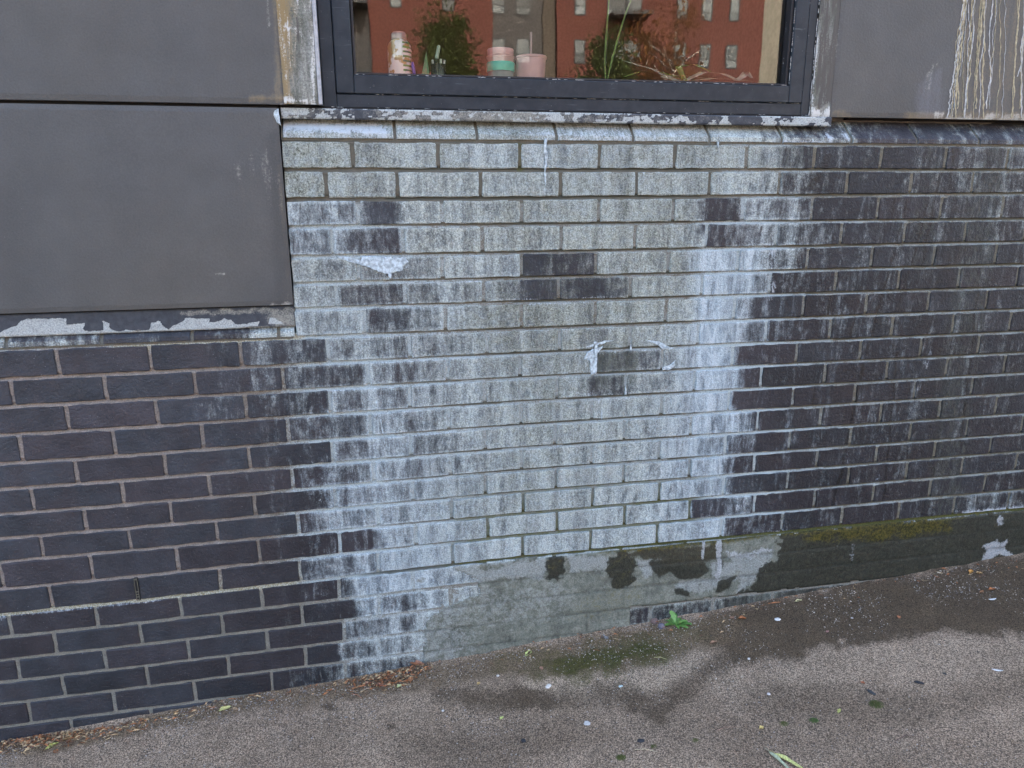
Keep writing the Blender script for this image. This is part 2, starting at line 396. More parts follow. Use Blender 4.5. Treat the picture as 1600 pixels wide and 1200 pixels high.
def bm_obj(name, bm, m, parent=None, smooth=False):
    me = bpy.data.meshes.new(name); bm.to_mesh(me); bm.free()
    if smooth: me.polygons.foreach_set('use_smooth', [True] * len(me.polygons))
    me.materials.append(m)
    return link(bpy.data.objects.new(name, me), parent)
def box_bm(bm, x0, x1, y0, y1, z0, z1, bev=0.0):
    r = bmesh.ops.create_cube(bm, size=1.0)['verts']
    bmesh.ops.scale(bm, vec=(x1 - x0, y1 - y0, z1 - z0), verts=r)
    bmesh.ops.translate(bm, vec=((x0 + x1) / 2, (y0 + y1) / 2, (z0 + z1) / 2), verts=r)
    if bev:
        ed = list({e for v in r for e in v.link_edges})
        bmesh.ops.bevel(bm, geom=ed, offset=bev, segments=1, affect='EDGES')
def box(name, x0, x1, y0, y1, z0, z1, m, parent=None, bev=0.0):
    bm = bmesh.new(); box_bm(bm, x0, x1, y0, y1, z0, z1, bev); return bm_obj(name, bm, m, parent)
def lathe(name, prof, m, parent=None, seg=32, loc=(0, 0, 0), cap=True):
    """prof: (radius, height) pairs from bottom to top"""
    v = []; f = []
    for r_, z in prof:
        for k in range(seg):
            a = 2 * math.pi * k / seg; v.append((loc[0] + r_ * math.cos(a), loc[1] + r_ * math.sin(a), loc[2] + z))
    for i in range(len(prof) - 1):
        for k in range(seg):
            k2 = (k + 1) % seg; f.append((i * seg + k, i * seg + k2, (i + 1) * seg + k2, (i + 1) * seg + k))
    if cap:
        f.append(tuple(reversed(range(seg)))); f.append(tuple(range((len(prof) - 1) * seg, len(prof) * seg)))
    return mesh_obj(name, v, f, m, parent, smooth=True)
def tube(bm, pts, rad, seg=8):
    """a tapered tube along points; rad a number or a list"""
    n = len(pts); rings = []
    for i, p in enumerate(pts):
        p = Vector(p); d = (Vector(pts[min(i + 1, n - 1)]) - Vector(pts[max(i - 1, 0)])).normalized()
        a = d.orthogonal().normalized(); b = d.cross(a)
        if rings:
            a = (rings[-1][1] - d * rings[-1][1].dot(d)).normalized(); b = d.cross(a)
        rr = rad[i] if isinstance(rad, (list, tuple)) else rad
        rings.append(([bm.verts.new(p + rr * (math.cos(2 * math.pi * k / seg) * a + math.sin(2 * math.pi * k / seg) * b)) for k in range(seg)], a))
    for i in range(n - 1):
        for k in range(seg):
            k2 = (k + 1) % seg
            bm.faces.new((rings[i][0][k], rings[i][0][k2], rings[i + 1][0][k2], rings[i + 1][0][k]))
    bm.faces.new(list(reversed(rings[0][0]))); bm.faces.new(rings[-1][0])
def grid_faces(nx, ny, keep=None):
    f = []
    for j in range(ny - 1):
        for i in range(nx - 1):
            if keep is None or keep[j, i]:
                a = j * nx + i; f.append((a, a + 1, a + nx + 1, a + nx))
    return f

# ------------------------------------------------------------------ coursing, measured on the photograph
BED_M = {0.5: -8.2, 1.5: -8.6, 2.5: -5.1, 3.5: -8.2, 4.5: -5.6, 5.5: .5, 6.5: -3.1, 7.5: -1.4, 8.5: 0, 9.5: .1, 10.5: 3, 11.5: 4.6,
         12.5: 7.1, 13.5: 10.6, 14.5: 12.9, 15.5: 14.1, 16.5: 14.0}
BED_R = {0.5: -5.8, 1.5: -3.1, 2.5: -8.4, 3.5: -6.3, 4.5: -4.6, 5.5: -5.3, 6.5: -4.7, 7.5: -6.5, 8.5: -5.3, 9.5: -3.0, 10.5: .4,
         11.5: -1., 12.5: -1.2, 13.5: 7, 14.5: 9.3, 15.5: 9.2, 16.5: 7.8}
BED_L = {7.5: -6.7, 8.5: -5.6, 9.5: -7.6, 10.5: -11.9, 11.5: -8.4, 12.5: -5.0, 13.5: -.8, 14.5: 6.1, 15.5: -.9, 16.5: -3.3, 17.5: .2,
         18.5: 3.6, 19.5: 8, 20.5: 12.5, 21.5: 12.4}
def bed(r, u):
    """height of the bed joint under course r - .5"""
    m = BED_M.get(r, -8 if r < 0 else 14.0 + max(0, (r - 16.5)) * 1.0)
    rr = BED_R.get(r, -7 if r < 0 else 8.0 + max(0, (r - 16.5)) * 1.0)
    l = BED_L.get(r, m if r < 7 else 12.5)
    return ZS - .075 * r + np.interp(u, [-.56, .543, 2.28], [l, m, rr]) / 1000.0
def rowz(r, u): return (bed(r - .5, u) + bed(r + .5, u)) / 2
def upx(r, x):
    """distance along the wall of the point of course r seen at photograph column x"""
    lo, hi = -1.9, 4.0
    for _ in range(40):
        m = (lo + hi) / 2
        px, _y = pix(m, 0.0, rowz(r, m))
        if px < x: lo = m
        else: hi = m
    return (lo + hi) / 2
JOINTS = {
 0: [551, 684, 812.5, 937, 1054.5, 1167, 1273, 1377.5, 1478], 1: [509, 621, 751, 876, 995, 1109, 1218, 1324, 1424, 1520.5],
 2: [560, 691, 815, 936, 1052.5, 1161, 1269, 1372, 1471, 1567], 3: [519, 630, 754, 877, 992, 1104, 1213, 1314.5, 1413.5, 1509],
 4: [560, 691, 815, 931, 1044.5, 1153, 1262, 1362, 1459.5, 1556.5], 5: [526, 633, 756, 873, 985, 1097, 1203, 1306, 1405, 1499, 1590],
 6: [570, 696, 815, 930.5, 1041, 1147.5, 1255.5, 1354, 1451, 1542], 7: [90, 235, 376, 512.5, 640, 761, 874.5, 985, 1091, 1197.5, 1298, 1394.5, 1489.5, 1579],
 8: [19, 164.5, 305, 442.5, 575, 699, 812.5, 926, 1035, 1145, 1245, 1345, 1439, 1529.5], 9: [105, 245, 384, 516, 640.5, 757.5, 870, 978, 1085, 1189.5, 1289.5, 1386, 1479.5, 1570],
 10: [32.5, 178, 316, 450, 579, 701, 814.5, 925, 1034, 1139, 1239.5, 1336, 1429.5, 1519.5], 11: [119, 258, 390, 519.5, 642, 758, 867.5, 976, 1080, 1184, 1283, 1377, 1469, 1557],
 12: [51, 192, 327.5, 457, 584, 704, 815, 925, 1030.5, 1134, 1234, 1330, 1422.5, 1511, 1597], 13: [132.5, 267, 397.5, 524, 645, 759, 869, 975, 1078, 1179, 1277, 1370, 1461, 1548],
 14: [65.5, 203, 339, 466, 591, 706, 817.5, 926, 1030.5, 1131, 1231, 1326, 1417, 1504, 1589], 15: [2.5, 143, 277, 405, 531, 650, 762.5, 871, 976, 1078, 1179, 1273, 1365, 1454, 1539],
 16: [79, 214, 344, 469, 591, 707.5, 817, 923, 1027, 1127.5, 1222.5, 1316, 1405, 1491, 1576], 17: [15, 151, 282.5, 409, 530, 645, 758],
 18: [86, 220, 347.5, 472.5, 592.5, 704], 19: [29, 164.5, 294.5, 417.5, 537.5, 656, 764], 20: [99, 230, 357, 477.5, 592.5, 705],
 21: [46, 178, 304, 425, 540, 660], 22: [113, 237, 360], 23: [46, 178, 304]}
UW0, UW1 = -2.9, 3.6                           # ends of the modelled wall
EDGE = -.069                                    # right edge of the left cladding
UJ = {}
for r_, xs in JOINTS.items():
    us = [upx(r_, x) for x in xs]
    while us[-1] < UW1 - .05: us.append(us[-1] + .225)
    lo = EDGE if r_ < 7 else UW0
    while us[0] - .225 > lo + .03: us.insert(0, us[0] - .225)
    us = [u for u in us if u > lo + .02 and u < UW1 - .02]
    UJ[r_] = [lo] + us + [UW1]

# lime coverage, course by course: photograph column, amount
LROW = {
 -1: [(440, .8), (1180, .8), (1250, .35), (1335, .2), (1600, .3)],
 0: [(440, .85), (1150, .85), (1205, .68), (1240, .3), (1270, .12), (1430, .12), (1480, .2), (1600, .35)],
 1: [(440, .8), (1150, .85), (1212, .7), (1222, .32), (1280, .3), (1320, .08), (1430, .12), (1520, .25), (1600, .3)],
 2: [(450, .55), (560, .48), (565, .18), (612, .22), (630, .7), (690, .72), (800, .8), (1090, .8), (1100, .05), (1155, .08), (1165, .58), (1210, .5), (1265, .35), (1275, .13), (1460, .12), (1475, .2), (1560, .3), (1600, .25)],
 3: [(455, .45), (520, .5), (560, .36), (624, .2), (630, .7), (760, .75), (1094, .8), (1102, .05), (1150, .3), (1200, .42), (1270, .35), (1300, .13), (1440, .15), (1500, .2), (1600, .25)],
 4: [(460, .7), (560, .62), (580, .38), (625, .5), (690, .72), (811, .7), (816, .13), (928, .12), (933, .75), (1045, .78), (1090, .85), (1160, .88), (1190, .6), (1210, .42), (1250, .3), (1270, .12), (1400, .12), (1450, .2), (1600, .2)],
 5: [(465, .62), (520, .65), (535, .3), (575, .35), (620, .28), (640, .45), (700, .62), (750, .72), (806, .5), (814, .16), (870, .10), (880, .2), (968, .22), (985, .8), (1090, .85), (1160, .85), (1180, .5), (1200, .28), (1210, .13), (1280, .22), (1310, .08), (1600, .14)],
 6: [(465, .6), (560, .65), (575, .3), (620, .3), (640, .5), (690, .62), (720, .75), (870, .8), (1090, .85), (1142, .9), (1160, .5), (1185, .14), (1250, .15), (1260, .08), (1500, .15), (1600, .1)],
 7: [(330, .08), (370, .12), (430, .28), (505, .18), (515, .5), (600, .55), (630, .3), (645, .5), (700, .62), (760, .75), (870, .82), (1090, .85), (1143, .9), (1150, .33), (1195, .28), (1230, .15), (1600, .12)],
 8: [(250, .05), (300, .12), (390, .2), (440, .1), (447, .18), (500, .35), (570, .32), (580, .52), (620, .38), (700, .6), (760, .8), (923, .85), (931, .36), (1032, .40), (1052, .85), (1143, .92), (1150, .28), (1180, .08), (1600, .1)],
 9: [(250, .04), (300, .25), (380, .2), (390, .07), (460, .18), (510, .28), (520, .55), (600, .5), (630, .4), (645, .6), (700, .62), (760, .8), (920, .85), (926, .30), (977, .34), (984, .58), (1040, .6), (1060, .85), (1143, .9), (1155, .4), (1170, .08), (1600, .1)],
 10: [(400, .04), (440, .08), (500, .3), (570, .4), (585, .5), (640, .55), (700, .68), (710, .8), (1090, .85), (1138, .85), (1145, .06), (1600, .09)],
 11: [(400, .04), (450, .12), (470, .06), (515, .1), (523, .52), (640, .58), (648, .5), (700, .6), (760, .75), (1110, .87), (1135, .7), (1165, .5), (1180, .1), (1600, .09)],
 12: [(400, .04), (455, .08), (500, .3), (580, .5), (700, .65), (820, .78), (1100, .87), (1128, .65), (1145, .3), (1170, .08), (1600, .09)],
 13: [(400, .03), (480, .08), (522, .4), (560, .6), (640, .6), (660, .78), (1128, .85), (1142, .3), (1155, .06), (1600, .09)],
 14: [(400, .02), (465, .05), (500, .35), (515, .6), (590, .55), (602, .4), (640, .75), (700, .85), (1080, .85), (1130, .65), (1145, .15), (1160, .06), (1600, .1)],
 15: [(400, .02), (500, .1), (530, .15), (540, .08), (575, .12), (585, .6), (650, .8), (870, .88), (1075, .78), (1082, .2), (1138, .12), (1145, .5), (1165, .4), (1180, .06), (1600, .1)],
 16: [(460, .03), (480, .3), (530, .4), (590, .55), (600, .85), (707, .88), (1125, .87), (1130, .15), (1200, .2), (1225, .1), (1480, .1), (1500, .3), (1600, .3)],
 17: [(400, .04), (530, .12), (540, .5), (600, .85), (700, .7), (760, .7), (1600, .4)],
 18: [(460, .04), (550, .08), (565, .75), (630, .4), (655, .6), (700, .75), (1600, .4)],
 19: [(500, .03), (535, .05), (545, .55), (620, .5), (650, .4), (662, .7), (1000, .5), (1600, .2)],
 20: [(500, .03), (520, .05), (535, .45), (600, .55), (700, .6), (1000, .35), (1600, .2)],
 21: [(440, .05), (520, .25), (540, .4), (700, .5), (1600, .3)], 22: [(300, .03), (700, .3), (1600, .2)], 23: [(300, .03), (1600, .1)]}
FRESH = [(-1, [(440, .45), (1600, .45)]), (0, [(440, .15), (640, .3), (800, .5), (900, .45), (1100, .3), (1600, .3)]), (1, [(440, .15), (700, .3), (1100, .3), (1600, .3)]),
 (2, [(440, .65), (620, .6), (640, .2), (1050, .2), (1110, .5), (1200, .5), (1600, .3)]), (3, [(440, .75), (625, .7), (640, .2), (1040, .1), (1100, .5), (1200, .5), (1600, .3)]),
 (4, [(440, .35), (690, .35), (810, .5), (935, .2), (1060, .15), (1095, .95), (1170, .9), (1200, .5), (1600, .3)]),
 (6, [(440, .5), (700, .5), (780, .1), (1000, .1), (1080, .3), (1095, 1), (1160, .9), (1600, .3)]),
 (8, [(440, .5), (640, .6), (760, .4), (1000, .3), (1060, .5), (1085, 1), (1150, 1), (1600, .35)]),
 (10, [(440, .6), (600, .8), (700, .5), (780, .3), (1000, .3), (1060, .6), (1085, 1), (1150, 1), (1600, .35)]),
 (13, [(440, .8), (560, .95), (680, .7), (780, .35), (1000, .35), (1060, .8), (1150, 1), (1600, .35)]),
 (16, [(440, .7), (580, .9), (700, .7), (780, .45), (1000, .45), (1100, .8), (1600, .35)]),
 (17, [(440, .5), (600, 1), (690, .8), (760, .3), (1600, .2)]), (19, [(440, .5), (600, .7), (670, .5), (760, .1), (1600, .1)]), (23, [(0, .2), (1600, .2)])]
LICH = [(-1, [(440, .4), (1100, .4), (1200, 0)]), (0, [(440, 1), (560, .9), (620, .3), (700, .8), (760, .3), (1000, .9), (1180, .6), (1230, 0)]), (1, [(440, 1), (560, .7), (620, .3), (1000, .8), (1120, .5), (1200, 0)]),
 (2, [(440, .1), (700, .2), (800, .7), (1080, .8), (1100, 0)]), (4, [(440, .2), (700, .3), (950, .6), (1080, .7), (1100, 0)]), (6, [(440, .1), (700, .3), (780, 1), (900, .9), (1060, .5), (1090, 0)]),
 (7, [(440, .1), (700, .4), (780, .9), (930, .7), (1060, .3), (1090, 0)]), (9, [(440, 0), (760, .3), (850, .8), (900, .7), (960, .2), (1090, 0)]), (11, [(440, 0), (780, .3), (850, .8), (880, .4), (1090, 0)]), (14, [(440, 0), (800, .5), (880, .4), (960, .2), (1090, 0)]), (17, [(0, 0), (1600, 0)])]
def rowtab(tab, rowf, x):
    ks = [k for k, _ in tab]; out = np.zeros_like(x)
    vals = np.array([np.interp(x, [a for a, _ in t], [b for _, b in t]) for _, t in tab])
    rf = np.clip(rowf, ks[0], ks[-1]); idx = np.clip(np.searchsorted(ks, rf, side='right') - 1, 0, len(ks) - 2)
    k0 = np.array(ks)[idx]; k1 = np.array(ks)[idx + 1]; t = (rf - k0) / (k1 - k0)
    ar = np.arange(len(x))
    return vals[idx, ar] * (1 - t) + vals[idx + 1, ar] * t
LTAB = sorted(LROW.items())
# dark runs of water, grey green films, white crusts
WET = [([(1500, 300), (1480, 420), (1465, 560), (1455, 700), (1440, 800)], 22, .52), ([(1450, 450), (1430, 600), (1410, 760)], 20, .50), ([(1570, 600), (1550, 760)], 14, .42), ([(1345, 480), (1330, 700)], 20, .36), ([(1400, 225), (1440, 262), (1430, 300)], 16, .35)]
FILM = [([(1560, 220), (1535, 340), (1510, 480), (1492, 620), (1475, 780)], 40, .52), ([(1462, 225), (1448, 300), (1440, 420)], 26, .45), ([(1240, 225), (1236, 262)], 26, .5),
        ([(945, 545), (942, 590)], 22, .75), ([(983, 545), (980, 590)], 22, .7), ([(875, 440), (872, 560), (862, 640)], 16, .5)]
WHITE = [([(1103, 405), (1190, 395), (1215, 390)], 5, .5), ([(1160, 315), (1160, 345)], 6, .5), ([(1205, 385), (1203, 465)], 8, .55), ([(640, 340), (630, 395)], 9, .45), ([(555, 975), (590, 1010)], 20, .25), ([(590, 900), (620, 990)], 22, .42),
         ([(1085, 470), (1090, 640), (1080, 780)], 40, .3), ([(500, 720), (490, 840)], 25, .3), ([(1455, 545), (1448, 580)], 7, .42), ([(1520, 530), (1518, 555)], 6, .42), ([(1375, 740), (1368, 755)], 9, .45), ([(1457, 665), (1453, 680)], 7, .42),
         ([(1495, 797), (1600, 788)], 5, .5), ([(1100, 810), (1098, 840)], 10, .5), ([(1160, 784), (1150, 806)], 10, .45), ([(915, 575), (935, 545)], 14, .42), ([(905, 610), (935, 625), (990, 618)], 9, .5), ([(790, 470), (870, 474), (960, 464)], 6, .55),
         ([(560, 405), (640, 412)], 16, .4), ([(1410, 640), (1404, 665)], 6, .4), ([(1330, 700), (1322, 720)], 8, .38), ([(1440, 590), (1436, 610)], 6, .42)]
def lines(tab, px, py, rough=3):
    o = np.zeros(px.shape)
    for pts, wd, a in tab: o = np.maximum(o, a * line(px, py, pts, wd, wd * .8, rough))
    return o
PIC = dict()

def brick_fields(px, py, row):
    rf = np.full(px.shape, float(row))
    jag = (fbm(px * .05 + row * 7, py * .02) - .5) * 14
    L = rowtab(LTAB, rf, px + jag); F = rowtab(FRESH, rf, px + jag); G = rowtab(LICH, rf, px)
    # stronger bloom just under the coping and the window
    D = lines(WET, px, py); K = lines(FILM, px, py); W = lines(WHITE, px, py)
    L = np.where(px > 1240, np.clip(np.maximum(L, .07) * .85, .065, 1), L); D = np.maximum(D, .34 * sstep(px, 1150, 1240)); L = L * sstep(px, 250, 400) if row < 17 else L * sstep(px, 380, 500)
    if row >= 17:
        K = np.maximum(K, .75 * sstep(px, 1000, 1200)); D = np.maximum(D, .6 * sstep(px, 1180, 1230))
    return L, F, G, D, W, K

FRAME_BRICKS = []
def brick_mesh(row, u0, u1, slim=False, proud=0.0):
    """front face with worn rims, sides that run back into the joint"""
    hm = .0052
    lm = u1 - u0
    if slim: cs = [0, .002, lm - .002, lm]; ts = [0, .03, .97, 1]
    else:
        nmid = max(3, int(round((lm - .024) / .024)))
        cs = [0, .0018, .010] + list(np.linspace(.010, lm - .010, nmid + 1)[1:-1]) + [lm - .010, lm - .0018, lm]
        ts = [0, .03, .16, .5, .84, .97, 1]
    nx, nz = len(cs), len(ts)
    V = []; E = []
    rs = random.random() * 50
    tilt = random.uniform(-.0012, .0012)
    for j, t in enumerate(ts):
        for i, c in enumerate(cs):
            u = u0 + c
            zt = float(bed(row - .5, u)) - hm; zb = float(bed(row + .5, u)) + hm
            edge = (i in (0, nx - 1)) + (j in (0, nz - 1))
            y = -proud + tilt * (c / lm - .5) * 2
            jz = 0; ju = 0
            if edge:
                y += .0022 + (.0016 if edge == 2 else 0)
                if j in (0, nz - 1): jz = (float(vnoise(np.array(u * 55 + rs), np.array(row * 3.3 + j))) - .5) * .0042
                if i in (0, nx - 1): ju = (float(vnoise(np.array(t * 4 + rs), np.array(i * 3.7))) - .5) * .0044
                if edge == 2: ju += .0016 if i == 0 else -.0016; jz += .0014 if j == 0 else -.0014
            V.append((u + ju, y, zb + (zt - zb) * t + jz)); E.append((1.0 if (edge or i in (1, nx - 2) or j in (1, nz - 2)) else 0.0, t, 1 - t))
    F = [(j * nx + i, j * nx + i + 1, (j + 1) * nx + i + 1, (j + 1) * nx + i) for j in range(nz - 1) for i in range(nx - 1)]
    rim = [i for i in range(nx)] + [j * nx + nx - 1 for j in range(1, nz)] + [(nz - 1) * nx + i for i in range(nx - 2, -1, -1)] + [j * nx for j in range(nz - 2, 0, -1)]
    n0 = len(V)
    for k in rim: v = V[k]; V.append((v[0], v[1] + .014, v[2])); E.append(E[k])
    m = len(rim)
    for k in range(m):
        F.append((rim[(k + 1) % m], rim[k], n0 + k, n0 + (k + 1) % m))
    A = np.array(V); px, py = pix(A[:, 0], A[:, 1], A[:, 2])
    L, Fr, G, D, W, K = brick_fields(px, py, row)
    ea = np.array(E)
    if row == 17: W = np.maximum(W, .55 * (1 - sstep(px, 240, 300)) * sstep(ea[:, 1], .8, 1))
    if row == 16: W = np.maximum(W, .8 * sstep(px, 1490, 1510) * sstep(ea[:, 2], .8, 1)); W = np.maximum(W, .6 * sstep(px, 1190, 1200) * (1 - sstep(px, 1225, 1260)) * sstep(ea[:, 2], .8, 1))
    tone_f = np.interp(px, [0, 300, 480, 640, 1150, 1260, 1600], [1.5, 1.35, 1.05, 1, .95, .68, .72]) * (.74 if row >= 17 else np.interp(row, [7, 12, 16], [1.0, .92, .8]) if px.mean() < 500 else 1.0)  # brick colour factor: paler to the left, darker right and in low courses
    if 1 < row < 16: W = np.maximum(W, .42 * sstep(L, .2, .4) * (1 - sstep(L, .7, .8)) * ea[:, 0] * fbm(A[:, 0] * 9, A[:, 2] * 9) * 1.6)
    return V, F, dict(stain=np.stack([L, Fr, G], 1), stain2=np.stack([D, W, K], 1), edge=np.stack([ea[:, 0], ea[:, 1], tone_f], 1))

# ------------------------------------------------------------------ the ground
def ground():
    xs = np.concatenate([np.array([-160, -80, -40, -20, -10, -6, -5, -4, -3, -2.4, -1.9]), np.arange(-1.7, 3.3, .009), np.array([3.6, 4, 5, 6, 7, 8, 12, 20, 40, 80, 160])])
    ys = np.concatenate([np.array([-140, -80, -40, -20, -10, -5, -3.4, -2.6, -2, -1.7]), np.arange(-1.5, .015, .009), np.array([.1, 3, 60])])
    X, Y = np.meshgrid(xs, ys)
    Z = gz(X)
    near = (X > -1.8) & (X < 3.4) & (Y > -1.6)
    bumpy = (fbm(X * 6, Y * 6, 3) - .5) * .010 + (fbm(X * 50, Y * 50, 2) - .5) * .0028
    # grit banks up against the foot of the wall
    bank = np.exp(-np.maximum(0, -Y) / .035) * (.004 + .010 * fbm(X * 9 + 3, Y * 0 + 1.0, 2)) * near
    Z = Z + np.where(near, bumpy, 0) + bank
    px, py = pix(X.ravel(), Y.ravel(), Z.ravel())
    off = px < -2000
    D = .95 * poly(px, py, [(1075, 975), (1200, 930), (1700, 850), (1750, 985), (1600, 992), (1500, 990), (1400, 996), (1300, 1010), (1200, 1036), (1150, 1040), (1120, 1020)], 20, 18)
    D = np.maximum(D, (.35 + .55 * fbm(px * .012, py * .02, 3)) * line(px, py, [(690, 1088), (770, 1092), (860, 1092), (940, 1086), (985, 1088), (1030, 1112), (1066, 1084), (1105, 1046), (1150, 1026), (1200, 1022)], 8, 34, 12))
    D = np.maximum(D, .45 * line(px, py, [(1190, 1090), (1300, 1100), (1440, 1110), (1600, 1070)], 10, 60, 14))
    D = np.maximum(D, .40 * line(px, py, [(640, 1160), (760, 1180), (880, 1150)], 20, 50, 14))
    wet_wall = np.exp(-np.maximum(0, -Y.ravel()) / .03)
    B = .9 * line(px, py, [(-60, 1175), (60, 1165), (200, 1140), (330, 1108), (420, 1090)], 8, 22, 7)
    B = np.maximum(B, .75 * line(px, py, [(420, 1092), (540, 1078), (660, 1058), (760, 1040)], 12, 34, 9))
    B = np.maximum(B, .85 * poly(px, py, [(740, 1028), (900, 992), (1000, 976), (1110, 962), (1180, 950), (1150, 1010), (1060, 1030), (960, 1055), (840, 1062), (740, 1052)], 14, 8))
    B = np.maximum(B, .55 * D)
    Mo = .95 * poly(px, py, [(850, 1034), (900, 1014), (950, 1000), (1010, 1005), (1060, 1000), (1045, 1028), (985, 1038), (930, 1052), (870, 1060)], 16, 16)
    Mo = np.maximum(Mo, (.25 + .6 * fbm(px * .03, py * .05, 3)) * poly(px, py, [(750, 1026), (900, 992), (1010, 972), (1100, 968), (1120, 990), (1040, 1045), (900, 1072), (770, 1062)], 18, 18))
    for cx, cy, rr in ((1370, 1101, 13), (1272, 1125, 9), (970, 1183, 10), (1086, 1158, 9), (1225, 1130, 9), (1420, 1090, 7), (1022, 1168, 6), (920, 1198, 8)):
        Mo = np.maximum(Mo, .42 * (1 - sstep(np.hypot(px - cx, (py - cy) * 1.5), rr * .3, rr * 1.3)))
    for cx, cy, rr in ((515, 1105, 12), (610, 1135, 10), (1380, 1080, 6)):
        D = np.maximum(D, .7 * (1 - sstep(np.hypot(px - cx, (py - cy) * 1.6), rr * .5, rr * 1.4)))
    Lt = .9 * line(px, py, [(840, 1068), (930, 1066), (1000, 1064), (1050, 1045), (1085, 1025)], 16, 26, 6)
    Lt = np.maximum(Lt, .35 * line(px, py, [(1150, 1075), (1300, 1040), (1500, 1020), (1700, 1020)], 24, 40, 10))
    for a in (D, B, Mo, Lt): a[off] = .0
    D[off] = .15
    o = mesh_obj('pavement', np.stack([X.ravel(), Y.ravel(), Z.ravel()], 1), grid_faces(len(xs), len(ys)), MT['ground'], smooth=True,
                 attrs=dict(stain=np.stack([D, Mo, B], 1), stain2=np.stack([Lt, Lt, Lt], 1)))
    tag(o, 'grey asphalt pavement with dark damp patches along the wall', kind='structure')
ground()

# ------------------------------------------------------------------ this building: body, roof, brickwork
B0 = empty('building', (0, 0, 0))
tag(B0, 'lime stained dark brick building with grey cladding and a dark framed window', 'building')
HT = 7.5
# courses are wall > brick, the mortar is the wall's own mesh
def wall():
    us = np.arange(UW0, UW1 + .001, .012); zs = np.arange(-.16, ZS + .034, .0031)
    U, Z = np.meshgrid(us, zs)
    px, py = pix(U.ravel(), np.zeros(U.size), Z.ravel())
    # course number of each point
    R_ = np.zeros(U.size); uu = U.ravel(); zz = Z.ravel()
    beds = np.array([[float(bed(k + .5, u)) for k in range(-2, 25)] for u in us])      # per column
    bz = np.repeat(beds[None], len(zs), 0).reshape(-1, 27)
    idx = (bz > zz[:, None]).sum(1) - 1
    idc = np.clip(idx, 0, 25); top = bz[np.arange(len(zz)), idc]; bot = bz[np.arange(len(zz)), idc + 1]
    rowf = -1.5 + idc + (top - zz) / (top - bot)
    Lm = rowtab(LTAB, rowf, px)
    nearbed = 1 - np.minimum(np.abs(rowf - np.floor(rowf) - .5), .5) * 2
    # white lime in the joints round the flanks of the run
    Wm = np.interp(px, [0, 380, 440, 480, 560, 620, 680, 760, 1080, 1100, 1200, 1240, 1330, 1600], [.10, .18, .4, .68, .85, .76, .72, .62, .60, .86, .75, .45, .32, .28])
    Wm = np.where(rowf > 6.6, Wm, np.interp(px, [440, 470, 620, 650, 780, 1080, 1100, 1200, 1240, 1330, 1600], [.5, .75, .68, .58, .42, .42, .75, .75, .45, .34, .30]))
    Wm = np.where(rowf < 1.6, np.interp(px, [440, 1100, 1200, 1260, 1600], [.2, .25, .4, .25, .25]), Wm)
    Wm = np.maximum(Wm, lines(WHITE, px, py))
    Wm = np.where(rowf > 16.6, np.interp(px, [0, 430, 520, 560, 640, 700, 1600], [.10, .15, .3, .6, .7, .4, .3]), Wm)
    Dm = np.interp(px, [0, 600, 700, 800, 1050, 1100, 1200, 1600], [0, .0, .12, .30, .28, .05, .22, .30])
    Dm = np.where(rowf < 1.7, np.interp(px, [440, 600, 1100, 1200, 1600], [.55, .5, .45, .2, .2]), Dm)
    Gm = np.interp(px, [0, 640, 740, 1080, 1130, 1600], [0, 0, .62, .62, .1, .25]) * sstep(rowf, 11.5, 14.5) * (rowf < 17)
    Gm = np.maximum(Gm, .9 * np.exp(-((rowf - 16.5) / .16) ** 2) * sstep(px, 850, 1000))
    Gm = np.maximum(Gm, .5 * line(px, py, [(810, 222), (813, 262)], 8, 8)); Gm = np.maximum(Gm, .35 * np.exp(-((rowf + .5) / .2) ** 2) * line(px, py, [(780, 220), (880, 220)], 10, 60))
    Dm = np.maximum(Dm, .9 * np.exp(-((rowf - 16.5) / .1) ** 2) * sstep(px, 500, 620))
    Yl = .95 * np.exp(-((rowf - 16.5) / .2) ** 2) * (1 - sstep(px, 430, 520)); Yl = np.maximum(Yl, .75 * np.exp(-((rowf - 6.5) / .3) ** 2) * line(px, py, [(190, 545), (460, 525)], 16, 20))
    Yl = np.maximum(Yl, .5 * (rowf > 15.5) * (rowf < 16.5) * line(px, py, [(344, 915), (470, 895)], 30, 10))
    P = np.interp(px, [0, 350, 480, 1200, 1260, 1600], [1, .8, .3, .2, .10, .05]) * (rowf < 16.6)
    depth = np.interp(px, [-400, 450, 640, 800, 1100, 1200, 2200], [.0050, .0045, .0028, .0034, .0030, .0030, .0036])
    depth = np.where((rowf > 12.5) & (rowf < 16.7) & (px > 700) & (px < 1120), .0065, depth)
    depth = np.where(rowf > 16.65, np.interp(px, [-400, 450, 560, 700], [.0042, .0035, .0016, .0010]), depth)
    # weathered joints: cut back under the brick above, nearly flush on the brick below
    tb = (rowf - (np.floor(rowf - .5) + .5)); tb = np.where(tb > .5, tb - 1, tb)       # 0 at the middle of the bed, + below
    inb = np.clip(1 - np.abs(tb) / .10, 0, 1)
    depth = depth + np.where(np.abs(tb) < .13, np.where(tb < 0, .0034, .0034 * np.clip(1 - tb / .055, -.45, 1)), 0) * (rowf < 16.6)
    Yp = depth + (fbm(uu * 60, zz * 60, 3) - .5) * .0030
    # left of the block the joint plane stops under the cladding: courses 0 to 6 are not built there
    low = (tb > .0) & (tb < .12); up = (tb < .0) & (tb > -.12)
    Wm = np.where(low & (px > 1130) & (rowf < 16), Wm + .22 * fbm(uu * 7, zz * 40) * 2 * .8, Wm)
    Dm = np.where(up & (px > 600) & (px < 1095) & (rowf < 16.4), Dm + .38, Dm); Dm = np.where(up & (px > 1200) & (rowf < 16.4), Dm + .30, Dm); Wm = np.where(up & (px > 600), Wm - .22, Wm)  # upper half of each bed darkened: dirt plus shade painted under the brick
